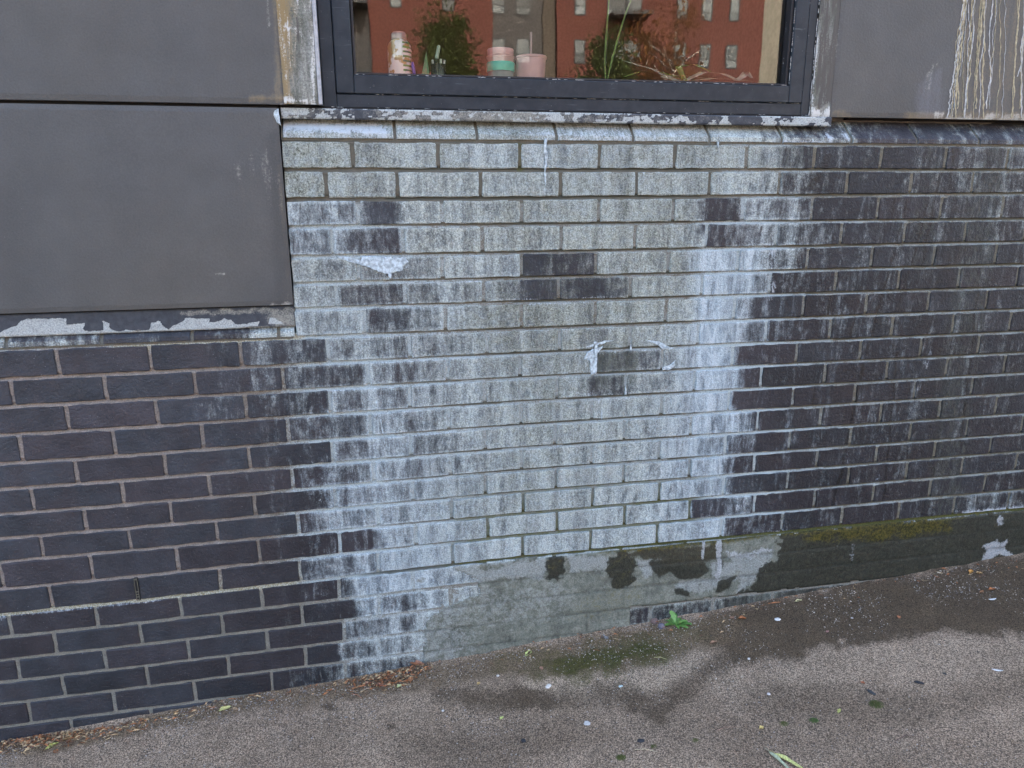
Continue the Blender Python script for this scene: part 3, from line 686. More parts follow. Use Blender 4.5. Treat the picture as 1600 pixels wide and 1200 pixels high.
    hidden = ((uu < EDGE - .004) & (zz > np.array([float(bed(6.5, u)) for u in us])[None].repeat(len(zs), 0).ravel() + .012)) 
    Yp = np.where(hidden, .085, Yp)
    V = np.stack([uu, Yp, zz], 1)
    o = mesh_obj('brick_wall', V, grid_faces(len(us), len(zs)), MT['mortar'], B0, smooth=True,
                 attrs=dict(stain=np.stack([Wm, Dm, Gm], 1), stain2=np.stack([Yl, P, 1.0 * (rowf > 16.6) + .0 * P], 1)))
    o['label'] = 'dark engineering brick wall under a grey white lime stain'
    return o
WALL = wall()

def bricks():
    infill = ([], [], dict(stain=[], stain2=[], edge=[]))
    cnt = 0
    cands = []
    for r in range(0, 24):
        ul = UJ[r]
        for a, b in zip(ul[:-1], ul[1:]):
            u0 = a + (.0052 if a > UW0 and not (r < 7 and a == EDGE) else 0); u1 = b - .0052
            if u1 - u0 < .012: continue
            zt = float(bed(r - .5, (u0 + u1) / 2))
            if zt < float(gz(u1)) - .004 and zt < float(gz(u0)): continue
            cx = np.array([u0, u1, u0, u1]); cz = np.array([zt, zt, zt - .07, zt - .07]); px, py = pix(cx, 0 * cx, cz)
            seen = px.max() > 3 and px.min() < 1597 and py.min() < 1197 and zt > float(gz((u0 + u1) / 2)) + .006
            ww = np.clip(px.max(), 0, 1600) - np.clip(px.min(), 0, 1600)
            cands.append((r, u0, u1, seen, ww))
    seen_l = sorted([c for c in cands if c[3]], key=lambda c: -c[4])[:300]
    ids = {id(c) for c in seen_l}
    for c in cands:
        r, u0, u1, seen, ww = c
        pr = random.uniform(-.0008, .0012)
        if r >= 17: pr = min(pr, .0) if pix(u0, 0, ZS - 1.3)[0] > 620 else pr
        V, F, A = brick_mesh(r, u0, u1, slim=id(c) not in ids, proud=pr)
        if id(c) in ids:
            mesh_obj('brick', V, F, MT['brick'], WALL, smooth=False, attrs=A); cnt += 1
        else:
            n0 = len(infill[0]); infill[0].extend(V); infill[1].extend([tuple(i + n0 for i in f) for f in F])
            for k in A: infill[2][k].append(A[k])
    o = mesh_obj('outlying_brickwork', infill[0], infill[1], MT['brick'], WALL, attrs={k: np.concatenate(v) for k, v in infill[2].items()})
    o['kind'] = 'stuff'
    print('bricks in view', cnt, 'others', len(cands) - cnt)
bricks()

# sloping sill bricks (cant bricks)
def sill_brick(name, row, u0, u1):
    zb = float(bed(row + .5, (u0 + u1) / 2)) + .0045
    prof = [(.030, 0), (0, 0), (-.0005, .0015), (0, .012), (.0012, .0145), (.018, .030), (.035, .0455), (.0545, .0640), (.060, .066), (.095, .066)]
    n = max(2, int((u1 - u0) / .02)); us = np.concatenate([[u0, u0 + .0015], np.linspace(u0 + .01, u1 - .01, n), [u1 - .0015, u1]])
    V = []; E = []
    for i, u in enumerate(us):
        ed = i in (0, len(us) - 1)
        for k, (y, z) in enumerate(prof):
            V.append((u, y + (.0014 if ed else 0), zb + z - (.0014 if ed else 0) + random.uniform(-.0003, .0003))); E.append((1.0 if (i < 2 or i > len(us) - 3 or k in (1, 2, 3)) else 0.0, k / 9, 1.1))
    m = len(prof)
    F = [(i * m + k, (i + 1) * m + k, (i + 1) * m + k + 1, i * m + k + 1) for i in range(len(us) - 1) for k in range(m - 1)]
    F += [tuple(reversed(range(m))), tuple((len(us) - 1) * m + k for k in range(m))]
    F = [tuple(reversed(f)) for f in F]
    A = np.array(V); px, py = pix(A[:, 0], A[:, 1], A[:, 2])
    L, Fr, G, D, W, K = brick_fields(px, py, -1 if row == -1 else 0)
    if row == -1:
        Fr = .22 + 0 * Fr; L = np.interp(px, [440, 1100, 1190, 1240, 1335, 1345, 1600], [.95, 1.0, .8, .35, .35, .14, .22]); 
        W = np.maximum(W, np.interp(px, [440, 700, 720, 860, 1000, 1100, 1110, 1220, 1235, 1330, 1340], [.55, .5, .34, .52, .56, .46, .28, .25, .28, .28, 0]))
        W = np.maximum(W, .85 * line(px, py, [(440, 200), (520, 200), (600, 203)], 8, 6, 6)); W = np.maximum(W, .6 * line(px, py, [(1222, 222), (1300, 222)], 3, 3, 2))
        W = np.maximum(W, .9 * line(px, py, [(1290, 196), (1300, 220)], 3, 3, 2)); W = np.maximum(W, .9 * line(px, py, [(1306, 194), (1326, 220)], 3, 3, 2))
        K = .6 * line(px, py, [(800, 210), (850, 212)], 12, 8, 6); D = 0 * L; G = .8 * fbm(A[:, 0] * 7, A[:, 2] * 9) * 1.5 * (1 - sstep(px, 1000, 1080))
    else:
        L = np.interp(px, [0, 130, 160, 300, 390, 430], [.3, .3, .08, .08, .3, .75]); K = 0 * L; D = 0 * L; W = 0 * L; G = 0 * L; Fr = .3 + 0 * L
    mesh_obj(name, V, F, MT['brick'], WALL, attrs=dict(stain=np.stack([L, Fr, G], 1), stain2=np.stack([D, W, K], 1), edge=np.array(E)))
def sills():
    def ux(x, y): return float(at(x, y)[0])
    js = [ux(x, 219) for x in (617.5, 746, 870, 990, 1109)] + [ux(1222, 222), ux(1331, 223), ux(1433, 224), ux(1530, 225)]
    while js[-1] < UW1 - .1: js.append(js[-1] + .225)
    js = [EDGE + .001] + js + [UW1]
    for a, b in zip(js[:-1], js[1:]): sill_brick('sill_brick', -1, a + .004, b - .0045)
    js = [ux(x, 530) for x in (7.5, 157.5, 300, 436)]
    while js[0] > UW0 + .1: js.insert(0, js[0] - .225)
    js = [UW0] + js + [EDGE - .002]
    for a, b in zip(js[:-1], js[1:]): sill_brick('sill_brick', 6, a + .0045, b - .0045)
    # mortar between and behind the sill bricks
    for row, x0, x1 in ((-1, EDGE, UW1), (6, UW0, EDGE - .003)):
        us = np.arange(x0, x1, .012); prof = [(.004, -.006), (.004, .010), (.020, .0265), (.037, .042), (.056, .060), (.098, .060)]
        V = [(u, y + random.uniform(-.0006, .0006), float(bed(row + .5, u)) + .0045 + z) for u in us for y, z in prof]
        A = np.array(V); px, py = pix(A[:, 0], A[:, 1], A[:, 2])
        Wm = np.interp(px, [440, 700, 1120, 1240, 1600], [.2, .15, .35, .3, .2]) if row == -1 else .35 + 0 * px
        mesh_obj('sill_mortar', V, [tuple(reversed((i * 6 + k, (i + 1) * 6 + k, (i + 1) * 6 + k + 1, i * 6 + k + 1))) for i in range(len(us) - 1) for k in range(5)], MT['mortar'], WALL, smooth=True,
                 attrs=dict(stain=np.stack([Wm, .42 + 0 * Wm, 0 * Wm], 1), stain2=np.stack([0 * Wm, .2 + 0 * Wm, 0 * Wm], 1)))
sills()

# cement slurry over the courses under the damp course
def slurry():
    us = np.arange(.24, UW1, .006)
    zs = np.arange(-.06, .36, .0055)
    U, Z = np.meshgrid(us, zs); uu, zz = U.ravel(), Z.ravel()
    px, py = pix(uu, 0 * uu, zz)
    topz = bed(16.5, uu) - .004 + (fbm(uu * 40, uu * 0 + 3) - .5) * .006
    b20 = bed(19.5, uu) + (fbm(uu * 14, uu * 0 + 9) - .5) * .012
    lb = [(706, 870), (700, 886), (744, 906), (748, 928), (694, 946), (668, 965), (662, 1000), (640, 1060), (640, 1200), (2600, 1200), (2600, 600)]
    wob = (fbm(uu * 30, zz * 30) - .5) * 14
    ok = inside(px + wob, py, lb) & (zz <= topz) & ((px < 985) | (zz > b20)) & (zz > gz(uu) - .03)
    K = ok.reshape(U.shape); keep = K[:-1, :-1] & K[1:, :-1] & K[:-1, 1:] & K[1:, 1:]
    # joints show through as shallow grooves
    gro = np.zeros(uu.shape)
    for r in range(17, 22):
        gro = np.maximum(gro, np.exp(-((zz - bed(r + .5, uu)) / .004) ** 2))
        zc = rowz(r, uu); half = (bed(r - .5, uu) - bed(r + .5, uu)) / 2
        for j in UJ[r]: gro = np.maximum(gro, .7 * np.exp(-((uu - j) / .004) ** 2) * (np.abs(zz - zc) < half))
    gro *= np.clip(.35 + 1.2 * fbm(uu * 5 + 4, zz * 12, 2) - .2, 0, 1)
    Y = -.0012 - .0020 * sstep(px, 720, 820) - (fbm(uu * 22, zz * 22, 3) - .5) * .003 + gro * .0022
    rim = ~np.pad(keep, ((0, 1), (0, 1)), constant_values=False)
    Y = np.where(zz > topz - .008, Y + .001, Y)
    W = .5 * poly(px, py, [(700, 880), (850, 868), (852, 892), (800, 900), (700, 900)], 6, 6)
    W = np.maximum(W, .95 * poly(px, py, [(690, 885), (735, 882), (760, 892), (850, 870), (858, 885), (848, 905), (780, 904), (752, 912), (720, 905)], 5, 6))
    W = np.maximum(W, .85 * poly(px, py, [(885, 868), (950, 868), (952, 878), (940, 895), (890, 892)], 5, 6))
    W = np.maximum(W, .9 * poly(px, py, [(992, 872), (1035, 874), (1036, 884), (1005, 905), (1000, 890)], 5, 5))
    W = np.maximum(W, .8 * poly(px, py, [(1050, 908), (1130, 895), (1160, 905), (1100, 925), (1060, 930), (1050, 918)], 6, 6))
    W = np.maximum(W, .9 * poly(px, py, [(1110, 880), (1160, 872), (1158, 893), (1130, 902), (1110, 896)], 5, 6))
    W = np.maximum(W, .8 * poly(px, py, [(1130, 858), (1175, 862), (1212, 850), (1205, 872), (1180, 905), (1165, 925), (1150, 930), (1150, 885)], 6, 7))
    W = np.maximum(W, .6 * (1 - sstep(px, 690, 820))); W = np.maximum(W, .48 * poly(px, py, [(640, 920), (850, 900), (940, 920), (900, 960), (700, 1000), (650, 1040)], 25, 10))
    D = 1.0 * poly(px, py, [(1212, 835), (1216, 870), (1190, 885), (1180, 905), (1150, 930), (1160, 950), (1600, 880), (2600, 760), (2600, 600)], 9, 16, .09)
    O = np.zeros(uu.shape)
    for pts in ([(1010, 876), (1100, 872), (1110, 890), (1090, 902), (1060, 905), (1045, 895), (1030, 905), (1022, 895)], [(1050, 915), (1075, 925), (1078, 935), (1055, 930)], [(1120, 905), (1148, 900), (1140, 922), (1115, 925)],
                [(1118, 882), (1132, 872), (1128, 888)]):
        D = np.maximum(D, .85 * poly(px, py, pts, 5, 5))
    ms = np.zeros(uu.shape)
    for pts in ([(858, 868), (884, 864), (882, 890), (872, 908), (856, 908), (852, 900)], [(948, 880), (962, 858), (985, 862), (994, 885), (990, 905), (980, 918), (965, 920), (955, 912), (948, 895)]):
        m_ = poly(px, py, pts, 7, 9, .12); D = np.maximum(D, m_ * .95); ms = np.maximum(ms, m_ * .42)
    top = np.exp(-np.maximum(0, topz - zz) / .018)
    band = sstep(px, 880, 960) * np.interp(px, [880, 1000, 1150, 1200, 1300, 1480, 1520, 1600], [.5, 1, .95, .75, .9, 1, .5, .6])
    G = np.maximum(ms, band * np.clip(top * 1.15, 0, 1) * (.7 + .5 * fbm(uu * 8, zz * 8)))
    G = np.maximum(G, .72 * poly(px, py, [(1250, 825), (1480, 800), (1490, 830), (1400, 845), (1350, 850), (1300, 845), (1255, 850)], 14, 10))
    G = np.maximum(G, .25 * D)
    olive = poly(px, py, [(960, 860), (1130, 848), (1130, 876), (1050, 882), (990, 872)], 6, 6)
    D = np.maximum(D, .75 * olive); O = np.maximum(O, olive)
    G = np.maximum(G, .45 * sstep(px, 820, 900) * (1 - sstep(px, 1000, 1060)) * poly(px, py, [(840, 920), (1010, 900), (1010, 960), (880, 980)], 20, 10))
    S = np.zeros(uu.shape)
    for pts in ([(1560, 805), (1568, 808), (1568, 818), (1558, 822), (1556, 812)], [(1545, 845), (1556, 840), (1562, 848), (1575, 840), (1570, 855), (1580, 865), (1580, 873), (1555, 866), (1545, 880), (1532, 876), (1540, 858), (1533, 850)]):
        S = np.maximum(S, .95 * poly(px, py, pts, 4, 4))
    S = np.maximum(S, .8 * line(px, py, [(1098, 846), (1097, 872)], 2, 4, 2)); S = np.maximum(S, .95 * line(px, py, [(1123, 845), (1124, 878), (1120, 900)], 3, 5, 3)); S = np.maximum(S, .5 * line(px, py, [(1332, 852), (1328, 878)], 3, 4, 2))
    S = np.maximum(S, .7 * poly(px, py, [(1130, 858), (1160, 862), (1200, 855), (1212, 850), (1200, 862), (1165, 874), (1140, 868)], 3, 5))
    # keep only used vertices
    used = np.zeros(uu.shape, bool); F = []
    for f in grid_faces(len(us), len(zs), keep): F.append(f); used[list(f)] = True
    idx = np.cumsum(used) - 1
    V = np.stack([uu, Y, zz], 1)[used]; F = [tuple(int(idx[i]) for i in f) for f in F]
    o = mesh_obj('cement_slurry', V, F, MT['render'], WALL, smooth=True, attrs=dict(stain=np.stack([W, D, G], 1)[used], stain2=np.stack([O, gro, S], 1)[used]))
    o['label'] = 'grey cement slurry coat, wet and mossy to the right'
    bm = bmesh.new(); bm.from_mesh(o.data)
    ed = [e for e in bm.edges if e.is_boundary]
    ex = bmesh.ops.extrude_edge_only(bm, edges=ed)
    for v in [g for g in ex['geom'] if isinstance(g, bmesh.types.BMVert)]: v.co.y += .006
    bm.to_mesh(o.data); bm.free()
slurry()

# thin smears of lime putty and hard drips on the brick faces
def smear(pts, th=.0016, m='smear', label=None, Y=-.0012):
    """a raised smear with an outline given in photograph pixels"""
    rg = random.Random(int(pts[0][0])); q = []
    for k in range(len(pts)):
        (xa, ya), (xb, yb) = pts[k], pts[(k + 1) % len(pts)]; n_ = max(1, int(math.hypot(xb - xa, yb - ya) / 3.5))
        for j in range(n_): q.append((xa + (xb - xa) * j / n_ + rg.uniform(-1, 1) * .7, ya + (yb - ya) * j / n_ + rg.uniform(-1, 1) * .9))
    P = [at(x, y) for x, y in q]; c = sum(P) / len(P)
    V = [(p[0], Y + .0022, p[2]) for p in P] + [(c[0] + (p[0] - c[0]) * .93, Y - th, c[2] + (p[2] - c[2]) * .9) for p in P]
    n = len(P); F = [(i, (i + 1) % n, n + (i + 1) % n, n + i) for i in range(n)] + [tuple(range(n, 2 * n))]
    bm = bmesh.new(); vs = [bm.verts.new(v) for v in V]
    for f in F: bm.faces.new([vs[i] for i in f])
    bmesh.ops.triangulate(bm, faces=[f for f in bm.faces if len(f.verts) > 4]); bmesh.ops.recalc_face_normals(bm, faces=bm.faces)
    o = bm_obj('lime_smear', bm, MT[m], WALL)
    if label: o['label'] = label
smear([(524, 401), (545, 402), (562, 407), (566, 400), (600, 401), (622, 403), (634, 401), (640, 408), (633, 416), (630, 423), (618, 427), (613, 428), (612, 436), (609, 436), (608, 429), (596, 427), (584, 422), (570, 416), (548, 410), (532, 405)],
      label='blue white smear of lime putty')
smear([(436, 169), (438, 190), (439, 196), (433, 192), (427, 180), (430, 172)], Y=-.006)
smear([(919, 549), (928, 545), (928, 532), (933, 533), (934, 543), (943, 539), (934, 551), (932, 584), (923, 586), (921, 564), (912, 561)], .0008)
smear([(910, 544), (932, 536), (944, 532), (960, 531), (944, 536), (928, 541)], .0006)
smear([(1010, 532), (1028, 533), (1042, 540), (1050, 544), (1056, 543), (1048, 546), (1036, 546), (1028, 539)], .0006)
smear([(1034, 575), (1048, 570), (1056, 562), (1054, 571), (1048, 578), (1036, 578)], .0008)
smear([(984, 547), (986, 532), (987, 547)], .0006); smear([(977, 600), (979, 617), (976, 617)], .0006); smear([(1047, 622), (1050, 630), (1048, 633)], .0006)
smear([(851, 216), (855, 214), (854, 228), (856, 246), (854, 264), (852, 268), (853, 280), (852, 293), (851, 280), (850, 268), (851, 250), (850, 232)], .0007)
smear([(1004, 269), (1007, 269), (1006, 274)], .0008); smear([(1120, 222), (1124, 222), (1122, 232)], .0008); smear([(940, 640), (941, 640), (940, 655)], .0005)
smear([(588, 625), (593, 640), (592, 641), (586, 628)], .0006); smear([(595, 652), (600, 678), (598, 678), (593, 655)], .0006); smear([(599, 682), (602, 696), (600, 690)], .0006)

# weep vent in the upright joint above the damp course
def weep():
    u = upx(16, 214); z1 = float(bed(15.5, u)) - .004; z0 = float(bed(16.5, u)) + .003
    o = box('weep_vent', u - .0052, u + .0052, -.001, .01, z0, z1, MT['dark'], WALL)
    bm = bmesh.new()
    for a, b in ((z1 - .006, z1 - .001), (z0 + .001, z0 + .004), (z0 + .018, z0 + .021), (z0 + .026, z0 + .029), (z0 + .010, z0 + .013)):
        box_bm(bm, u - .0042, u + .0042, -.0025, .002, a, b, .0003)
    box_bm(bm, u - .0047, u - .0030, -.0022, .002, z0, z1, .0003); box_bm(bm, u + .0030, u + .0047, -.0022, .002, z0, z1, .0003)
    bm_obj('vent_grille', bm, simple('vent_plastic', (.10, .095, .07), .6), WALL)
weep()

# ------------------------------------------------------------------ cladding, trims, flashings
def sheet(name, u0, u1, z0, z1, Y, thick, m, fields, step=.01, parent=B0, bulge=0.0, corner=0.002):
    """a sheet with thickness, its face a grid that carries stain fields"""
    us = np.linspace(u0, u1, max(3, int((u1 - u0) / step))); zs = np.linspace(z0, z1, max(3, int((z1 - z0) / step)))
    U, Z = np.meshgrid(us, zs); uu, zz = U.ravel(), Z.ravel()
    e = np.minimum(np.minimum(uu - u0, u1 - uu), np.minimum(zz - z0, z1 - zz))
    Yv = Y + corner * (e < 1e-6) + (fbm(uu * 3 + Y * 90, zz * 3, 2) - .5) * bulge
    px, py = pix(uu, Yv, zz)
    A = fields(px, py, uu, zz); A2 = A[3] if len(A) > 3 else 0 * px
    nx, ny = len(us), len(zs)
    V = np.stack([uu, Yv, zz], 1); F = grid_faces(nx, ny)
    rim = list(range(nx)) + [j * nx + nx - 1 for j in range(1, ny)] + [(ny - 1) * nx + i for i in range(nx - 2, -1, -1)] + [j * nx for j in range(ny - 2, 0, -1)]
    n0 = len(V); back = V[rim].copy(); back[:, 1] = Y + thick; V = np.concatenate([V, back]); m_ = len(rim)
    F += [(rim[(k + 1) % m_], rim[k], n0 + k, n0 + (k + 1) % m_) for k in range(m_)]
    F.append(tuple(n0 + k for k in range(m_)))
    ex = lambda a: np.concatenate([a, a[rim]])
    st = np.stack([ex(A[0] + 0 * px), ex(A[1] + 0 * px), ex(A[2] + 0 * px)], 1); s2 = np.stack([ex(A2 + 0 * px)] * 3, 1)
    return mesh_obj(name, V, F, MT[m], parent, attrs=dict(stain=st, stain2=s2))

zseam = float(at(200, 162)[2])
def f_ul(px, py, u, z):      # upper left panel
    W = .8 * line(px, py, [(400, 158), (440, 160)], 3, 5, 4); B = .7 * line(px, py, [(395, 156), (450, 154)], 3, 10, 5)
    B = np.maximum(B, .55 * line(px, py, [(436, -900), (434, 150)], 6, 8, 6)); W = np.maximum(W, .6 * line(px, py, [(419, -30), (421, 48)], 2, 3, 2))
    return B, W, 0 * px
def f_ll(px, py, u, z):
    W = .85 * line(px, py, [(408, 484), (430, 479), (452, 478)], 3, 6, 6); W = np.maximum(W, .5 * line(px, py, [(450, 460), (458, 478)], 4, 6, 4))
    W = np.maximum(W, .32 * line(px, py, [(360, 270), (410, 240), (430, 320)], 10, 30, 14)); W = np.maximum(W, .5 * line(px, py, [(328, 427), (352, 426)], 2, 3, 2))
    B = .3 * line(px, py, [(440, 260), (452, 470)], 6, 10, 6)
    return B, W, .25 * line(px, py, [(430, 220), (447, 480)], 14, 14, 6)
def f_r(px, py, u, z):
    W = .8 * line(px, py, [(1460, 180), (1500, 184), (1700, 186)], 5, 6, 6); B = .75 * line(px, py, [(1420, 184), (1480, 184), (1700, 186)], 5, 12, 6)
    W = np.maximum(W, .5 * line(px, py, [(1462, 100), (1452, 118), (1448, 140)], 3, 7, 4)); B = np.maximum(B, .6 * line(px, py, [(1306, 176), (1330, 186)], 4, 10, 4))
    B = np.maximum(B, .35 * poly(px, py, [(1500, -60), (1700, -60), (1700, 190), (1480, 190), (1490, 100)], 16, 12))
    V = .6 * poly(px, py, [(1430, 130), (1475, 100), (1480, 190), (1425, 190)], 12, 8)
    W = np.maximum(W, .45 * line(px, py, [(1310, -200), (1306, 120)], 2, 5, 3))
    return B, W, 0 * px, V
sheet('cladding_panel', -2.9, -.0455, zseam + .004, 4.2, -.008, .012, 'panel', f_ul, .014, bulge=.004)['label'] = 'upper left grey cladding panel'
uul = float(at(436, 60, -.008)[0])
zb_l = float(at(200, 489, -.008)[2]) + .004
sheet('cladding_panel', -2.9, EDGE - .003, zb_l + .004, zseam - .0045, -.008, .012, 'panel', f_ll, .012, bulge=.004)['label'] = 'lower left grey cladding panel'
zrp = float(at(1500, 186, .012)[2])
urp = float(at(1305, 100, .012)[0])
sheet('cladding_panel', urp, 3.6, zrp, 4.2, .012, .012, 'panel', f_r, .014, bulge=.004)['label'] = 'right grey cladding panel with yellow lime runs'
# dark backing behind the cladding joints
box('cladding_backing', -2.9, EDGE - .003, .010, .060, zb_l - .02, 4.2, MT['dark'], B0)
box('cladding_backing', 1.60, 3.6, .060, .084, ZS + .1085, 4.2, MT['dark'], B0)
# lime runs on the right panel: raised crusts
def runs():
    for mname, seed, n in (('run', 3, 26), ('run2', 5, 22)):
        rg = random.Random(seed); bm = bmesh.new()
        for k in range(n):
            x = rg.uniform(1482, 1690); x = x if rg.random() < .75 else rg.uniform(1480, 1530)
            p0 = at(x + rg.uniform(8, 20), -140, .012); p1 = at(x - 4, rg.choice([184, 184, 170, 120]), .012)
            if x < 1500: p0 = at(x + 18, rg.uniform(-60, 40), .012)
            m = 60; wd = rg.choice([.0009, .0013, .0018, .0024]); off = 0; P = []
            for i in range(m):
                t = i / (m - 1); off += rg.gauss(0, .0016); off *= .97
                P.append((p0[0] + (p1[0] - p0[0]) * t + off * min(1, t * 6), p0[2] + (p1[2] - p0[2]) * t))
            vs = []
            for i, (u, z) in enumerate(P):
                wv = wd * (.6 + .8 * rg.random())
                if z < zrp: z = zrp + .001
                vs.append([bm.verts.new((u - wv, .0112, z)), bm.verts.new((u, .0112 - .0012, z)), bm.verts.new((u + wv, .0112, z))])
            for a, b in zip(vs[:-1], vs[1:]):
                for j in (0, 1): bm.faces.new((a[j], a[j + 1], b[j + 1], b[j]))
        bmesh.ops.recalc_face_normals(bm, faces=bm.faces)
        o = bm_obj('lime_run', bm, MT[mname], B0); o['kind'] = 'stuff'
runs()

# window trims left and right, flashings
u_fl = float(at(503, 120, .02)[0]); u_fr = float(at(1270, 100, .02)[0])
zfb = float(at(800, 174, .02)[2])
def f_tl(px, py, u, z):
    B = np.interp(px, [430, 445, 456, 470], [.85, .9, .5, .15]) * (.6 + .6 * fbm(u * 0 + 2, z * 9)); W = .75 * line(px, py, [(440, 156), (495, 161)], 3, 8, 4)
    W = np.maximum(W, .75 * line(px, py, [(446, 40), (460, 45), (480, 60)], 3, 8, 9) * .8); W = np.maximum(W, .6 * line(px, py, [(484, -60), (491, 150)], 4, 5, 3)); W = np.maximum(W, .3)
    S = .6 * line(px, py, [(465, 30), (467, 110)], 4, 5, 3); S = np.maximum(S, .5 * line(px, py, [(482, -100), (484, 50)], 4, 6, 4))
    return B, W, S
sheet('window_trim', uul, float(at(493, 100, -.010)[0]), zseam + .005, 4.2, -.0105, .003, 'trim', f_tl, .008)['label'] = 'lime crusted left window trim'
box('trim_fold', float(at(493, 100, -.010)[0]) + .001, u_fl - .002, -.0095, .03, zseam + .005, 4.2, simple('bare_aluminium', (.33, .35, .37), .45, .25, 80), B0, .001)
def f_tr(px, py, u, z):
    W = .9 * line(px, py, [(1281, -200), (1276, 60), (1268, 180)], 2, 4, 3); W = np.maximum(W, .9 * poly(px, py, [(1266, 165), (1285, 172), (1296, 160), (1303, 185), (1266, 185)], 5, 4))
    B = .45 * line(px, py, [(1295, 140), (1280, 178)], 10, 8, 5)
    return B, W, np.clip(.85 - 1.2 * W, 0, 1)
sheet('window_trim', u_fr + .002, urp - .002, zfb - .001, 4.2, .010, .003, 'trim', f_tr, .008)['label'] = 'brown right window trim with white lime edge'

def f_fl(px, py, u, z):      # flashing over the left sill
    P = np.zeros(px.shape)
    for pts in ([(-60, 530), (-60, 512), (0, 520), (16, 511), (27, 508), (32, 501), (42, 498), (103, 497), (103, 507), (133, 505), (130, 515), (135, 517), (170, 516), (170, 523), (60, 528)],
                [(160, 501), (171, 506), (170, 511), (174, 515), (185, 518), (200, 515), (215, 518), (233, 515), (233, 522), (163, 524)],
                [(230, 520), (237, 504), (250, 501), (255, 508), (262, 514), (262, 520)], [(264, 515), (272, 508), (284, 503), (290, 497), (328, 498), (326, 504), (342, 501), (347, 498), (360, 499), (366, 505), (375, 508), (398, 503), (406, 503), (404, 508), (370, 513), (262, 519)],
                [(422, 495), (430, 497), (438, 502), (445, 507), (420, 506)]):
        P = np.maximum(P, poly(px, py, pts, 1.6, 2.0, .2))
    C = .62 * line(px, py, [(-60, 527), (170, 523), (330, 515), (462, 512)], 4, 7, 3); C = np.maximum(C, .6 * line(px, py, [(285, 490), (330, 488), (460, 485)], 3, 7, 5)); C = np.maximum(C, .65 * poly(px, py, [(410, 482), (470, 480), (470, 520), (430, 518)], 14, 8))
    return P, C, .06 + 0 * P
zt_f = zb_l - .0005; zb_f = float(at(200, 519.5, .006)[2])
# the flashing follows the left sill; it stands a little in front of the sloping bricks
sheet('sill_flashing', -2.9, EDGE - .002, zb_f, zt_f, .004, .004, 'flash', f_fl, .0032)['label'] = 'dark flashing with peeled white patches over the left sill'
zf_t = float(at(870, 176, .012)[2]); zf_b = float(at(870, 191.5, .012)[2])
def f_fw(px, py, u, z):
    t = np.interp(px, [440, 520, 560, 620, 700, 760, 860, 900, 1000, 1060, 1100, 1190, 1230, 1290, 1303], [.62, .58, .45, .55, .5, .40, .52, .62, .5, .55, .35, .42, .50, .62, .4])
    n_ = fbm(u * 30, z * 60, 5) + .45 * (fbm(u * 110, z * 190, 3) - .5)
    P = sstep(n_ + t - 1.0, -.05, .05)
    C = np.interp(px, [440, 560, 600, 820, 880, 1050, 1303], [.6, .3, .5, .7, .5, .35, .2])
    return P, C, .10 + 0 * P
sheet('window_flashing', EDGE + .004, urp + .002, zf_b, zf_t, .004, .010, 'flash', f_fw, .0032)['label'] = 'white peeling flashing under the window'
box('flashing_underside', EDGE + .006, urp, .012, .085, zf_t - .010, zf_t + .004, MT['dark'], B0)

# ------------------------------------------------------------------ window
YF = .018; YG = .050
zt = 2.95
def frame_part(name, u0, u1, z0, z1, y0, y1, wd_l, wd_r, wd_b, wd_t, m, parent, bev=.0018):
    bm = bmesh.new()
    box_bm(bm, u0, u0 + wd_l, y0, y1, z0, z1, bev); box_bm(bm, u1 - wd_r, u1, y0, y1, z0, z1, bev)
    box_bm(bm, u0 + wd_l + .0004, u1 - wd_r - .0004, y0 + .0004, y1, z0, z0 + wd_b, bev); box_bm(bm, u0 + wd_l + .0004, u1 - wd_r - .0004, y0 + .0004, y1, z1 - wd_t, z1, bev)
    return bm_obj(name, bm, m, parent)
zfo = zf_t + .0045                                           # frame foot
uF0, uF1 = u_fl, u_fr
uS0 = float(at(526, 140, YF)[0]); uS1 = float(at(1252, 155, YF)[0]); zS = float(at(800, 151.5, YF)[2])
uG0 = float(at(556, 100, YG)[0]); uG1 = float(at(1222, 100, YG)[0]); zG = float(at(800, 122, YG)[2])
WIN = frame_part('window', uF0, uF1, zfo, zt, YF, .085, uS0 - uF0 - .0015, uF1 - uS1 - .0015, zS - zfo - .0015, .05, MT['frame'], B0)
WIN['label'] = 'dark grey window frame flecked with lime'
sash = frame_part('sash', uS0, uS1, zS, zt - .052, YF - .004, .075, uG0 - uS0 - .008, uG1 * 0 + (uS1 - uG1) - .010, zG - zS - .007, .05, MT['frame'], WIN, .0022)
gk = frame_part('gasket', uG0 - .006, uG1 + .007, zG - .005, zt - .10, YF + .006, .060, .006, .007, .005, .006, MT['gasket'], WIN, .0008)
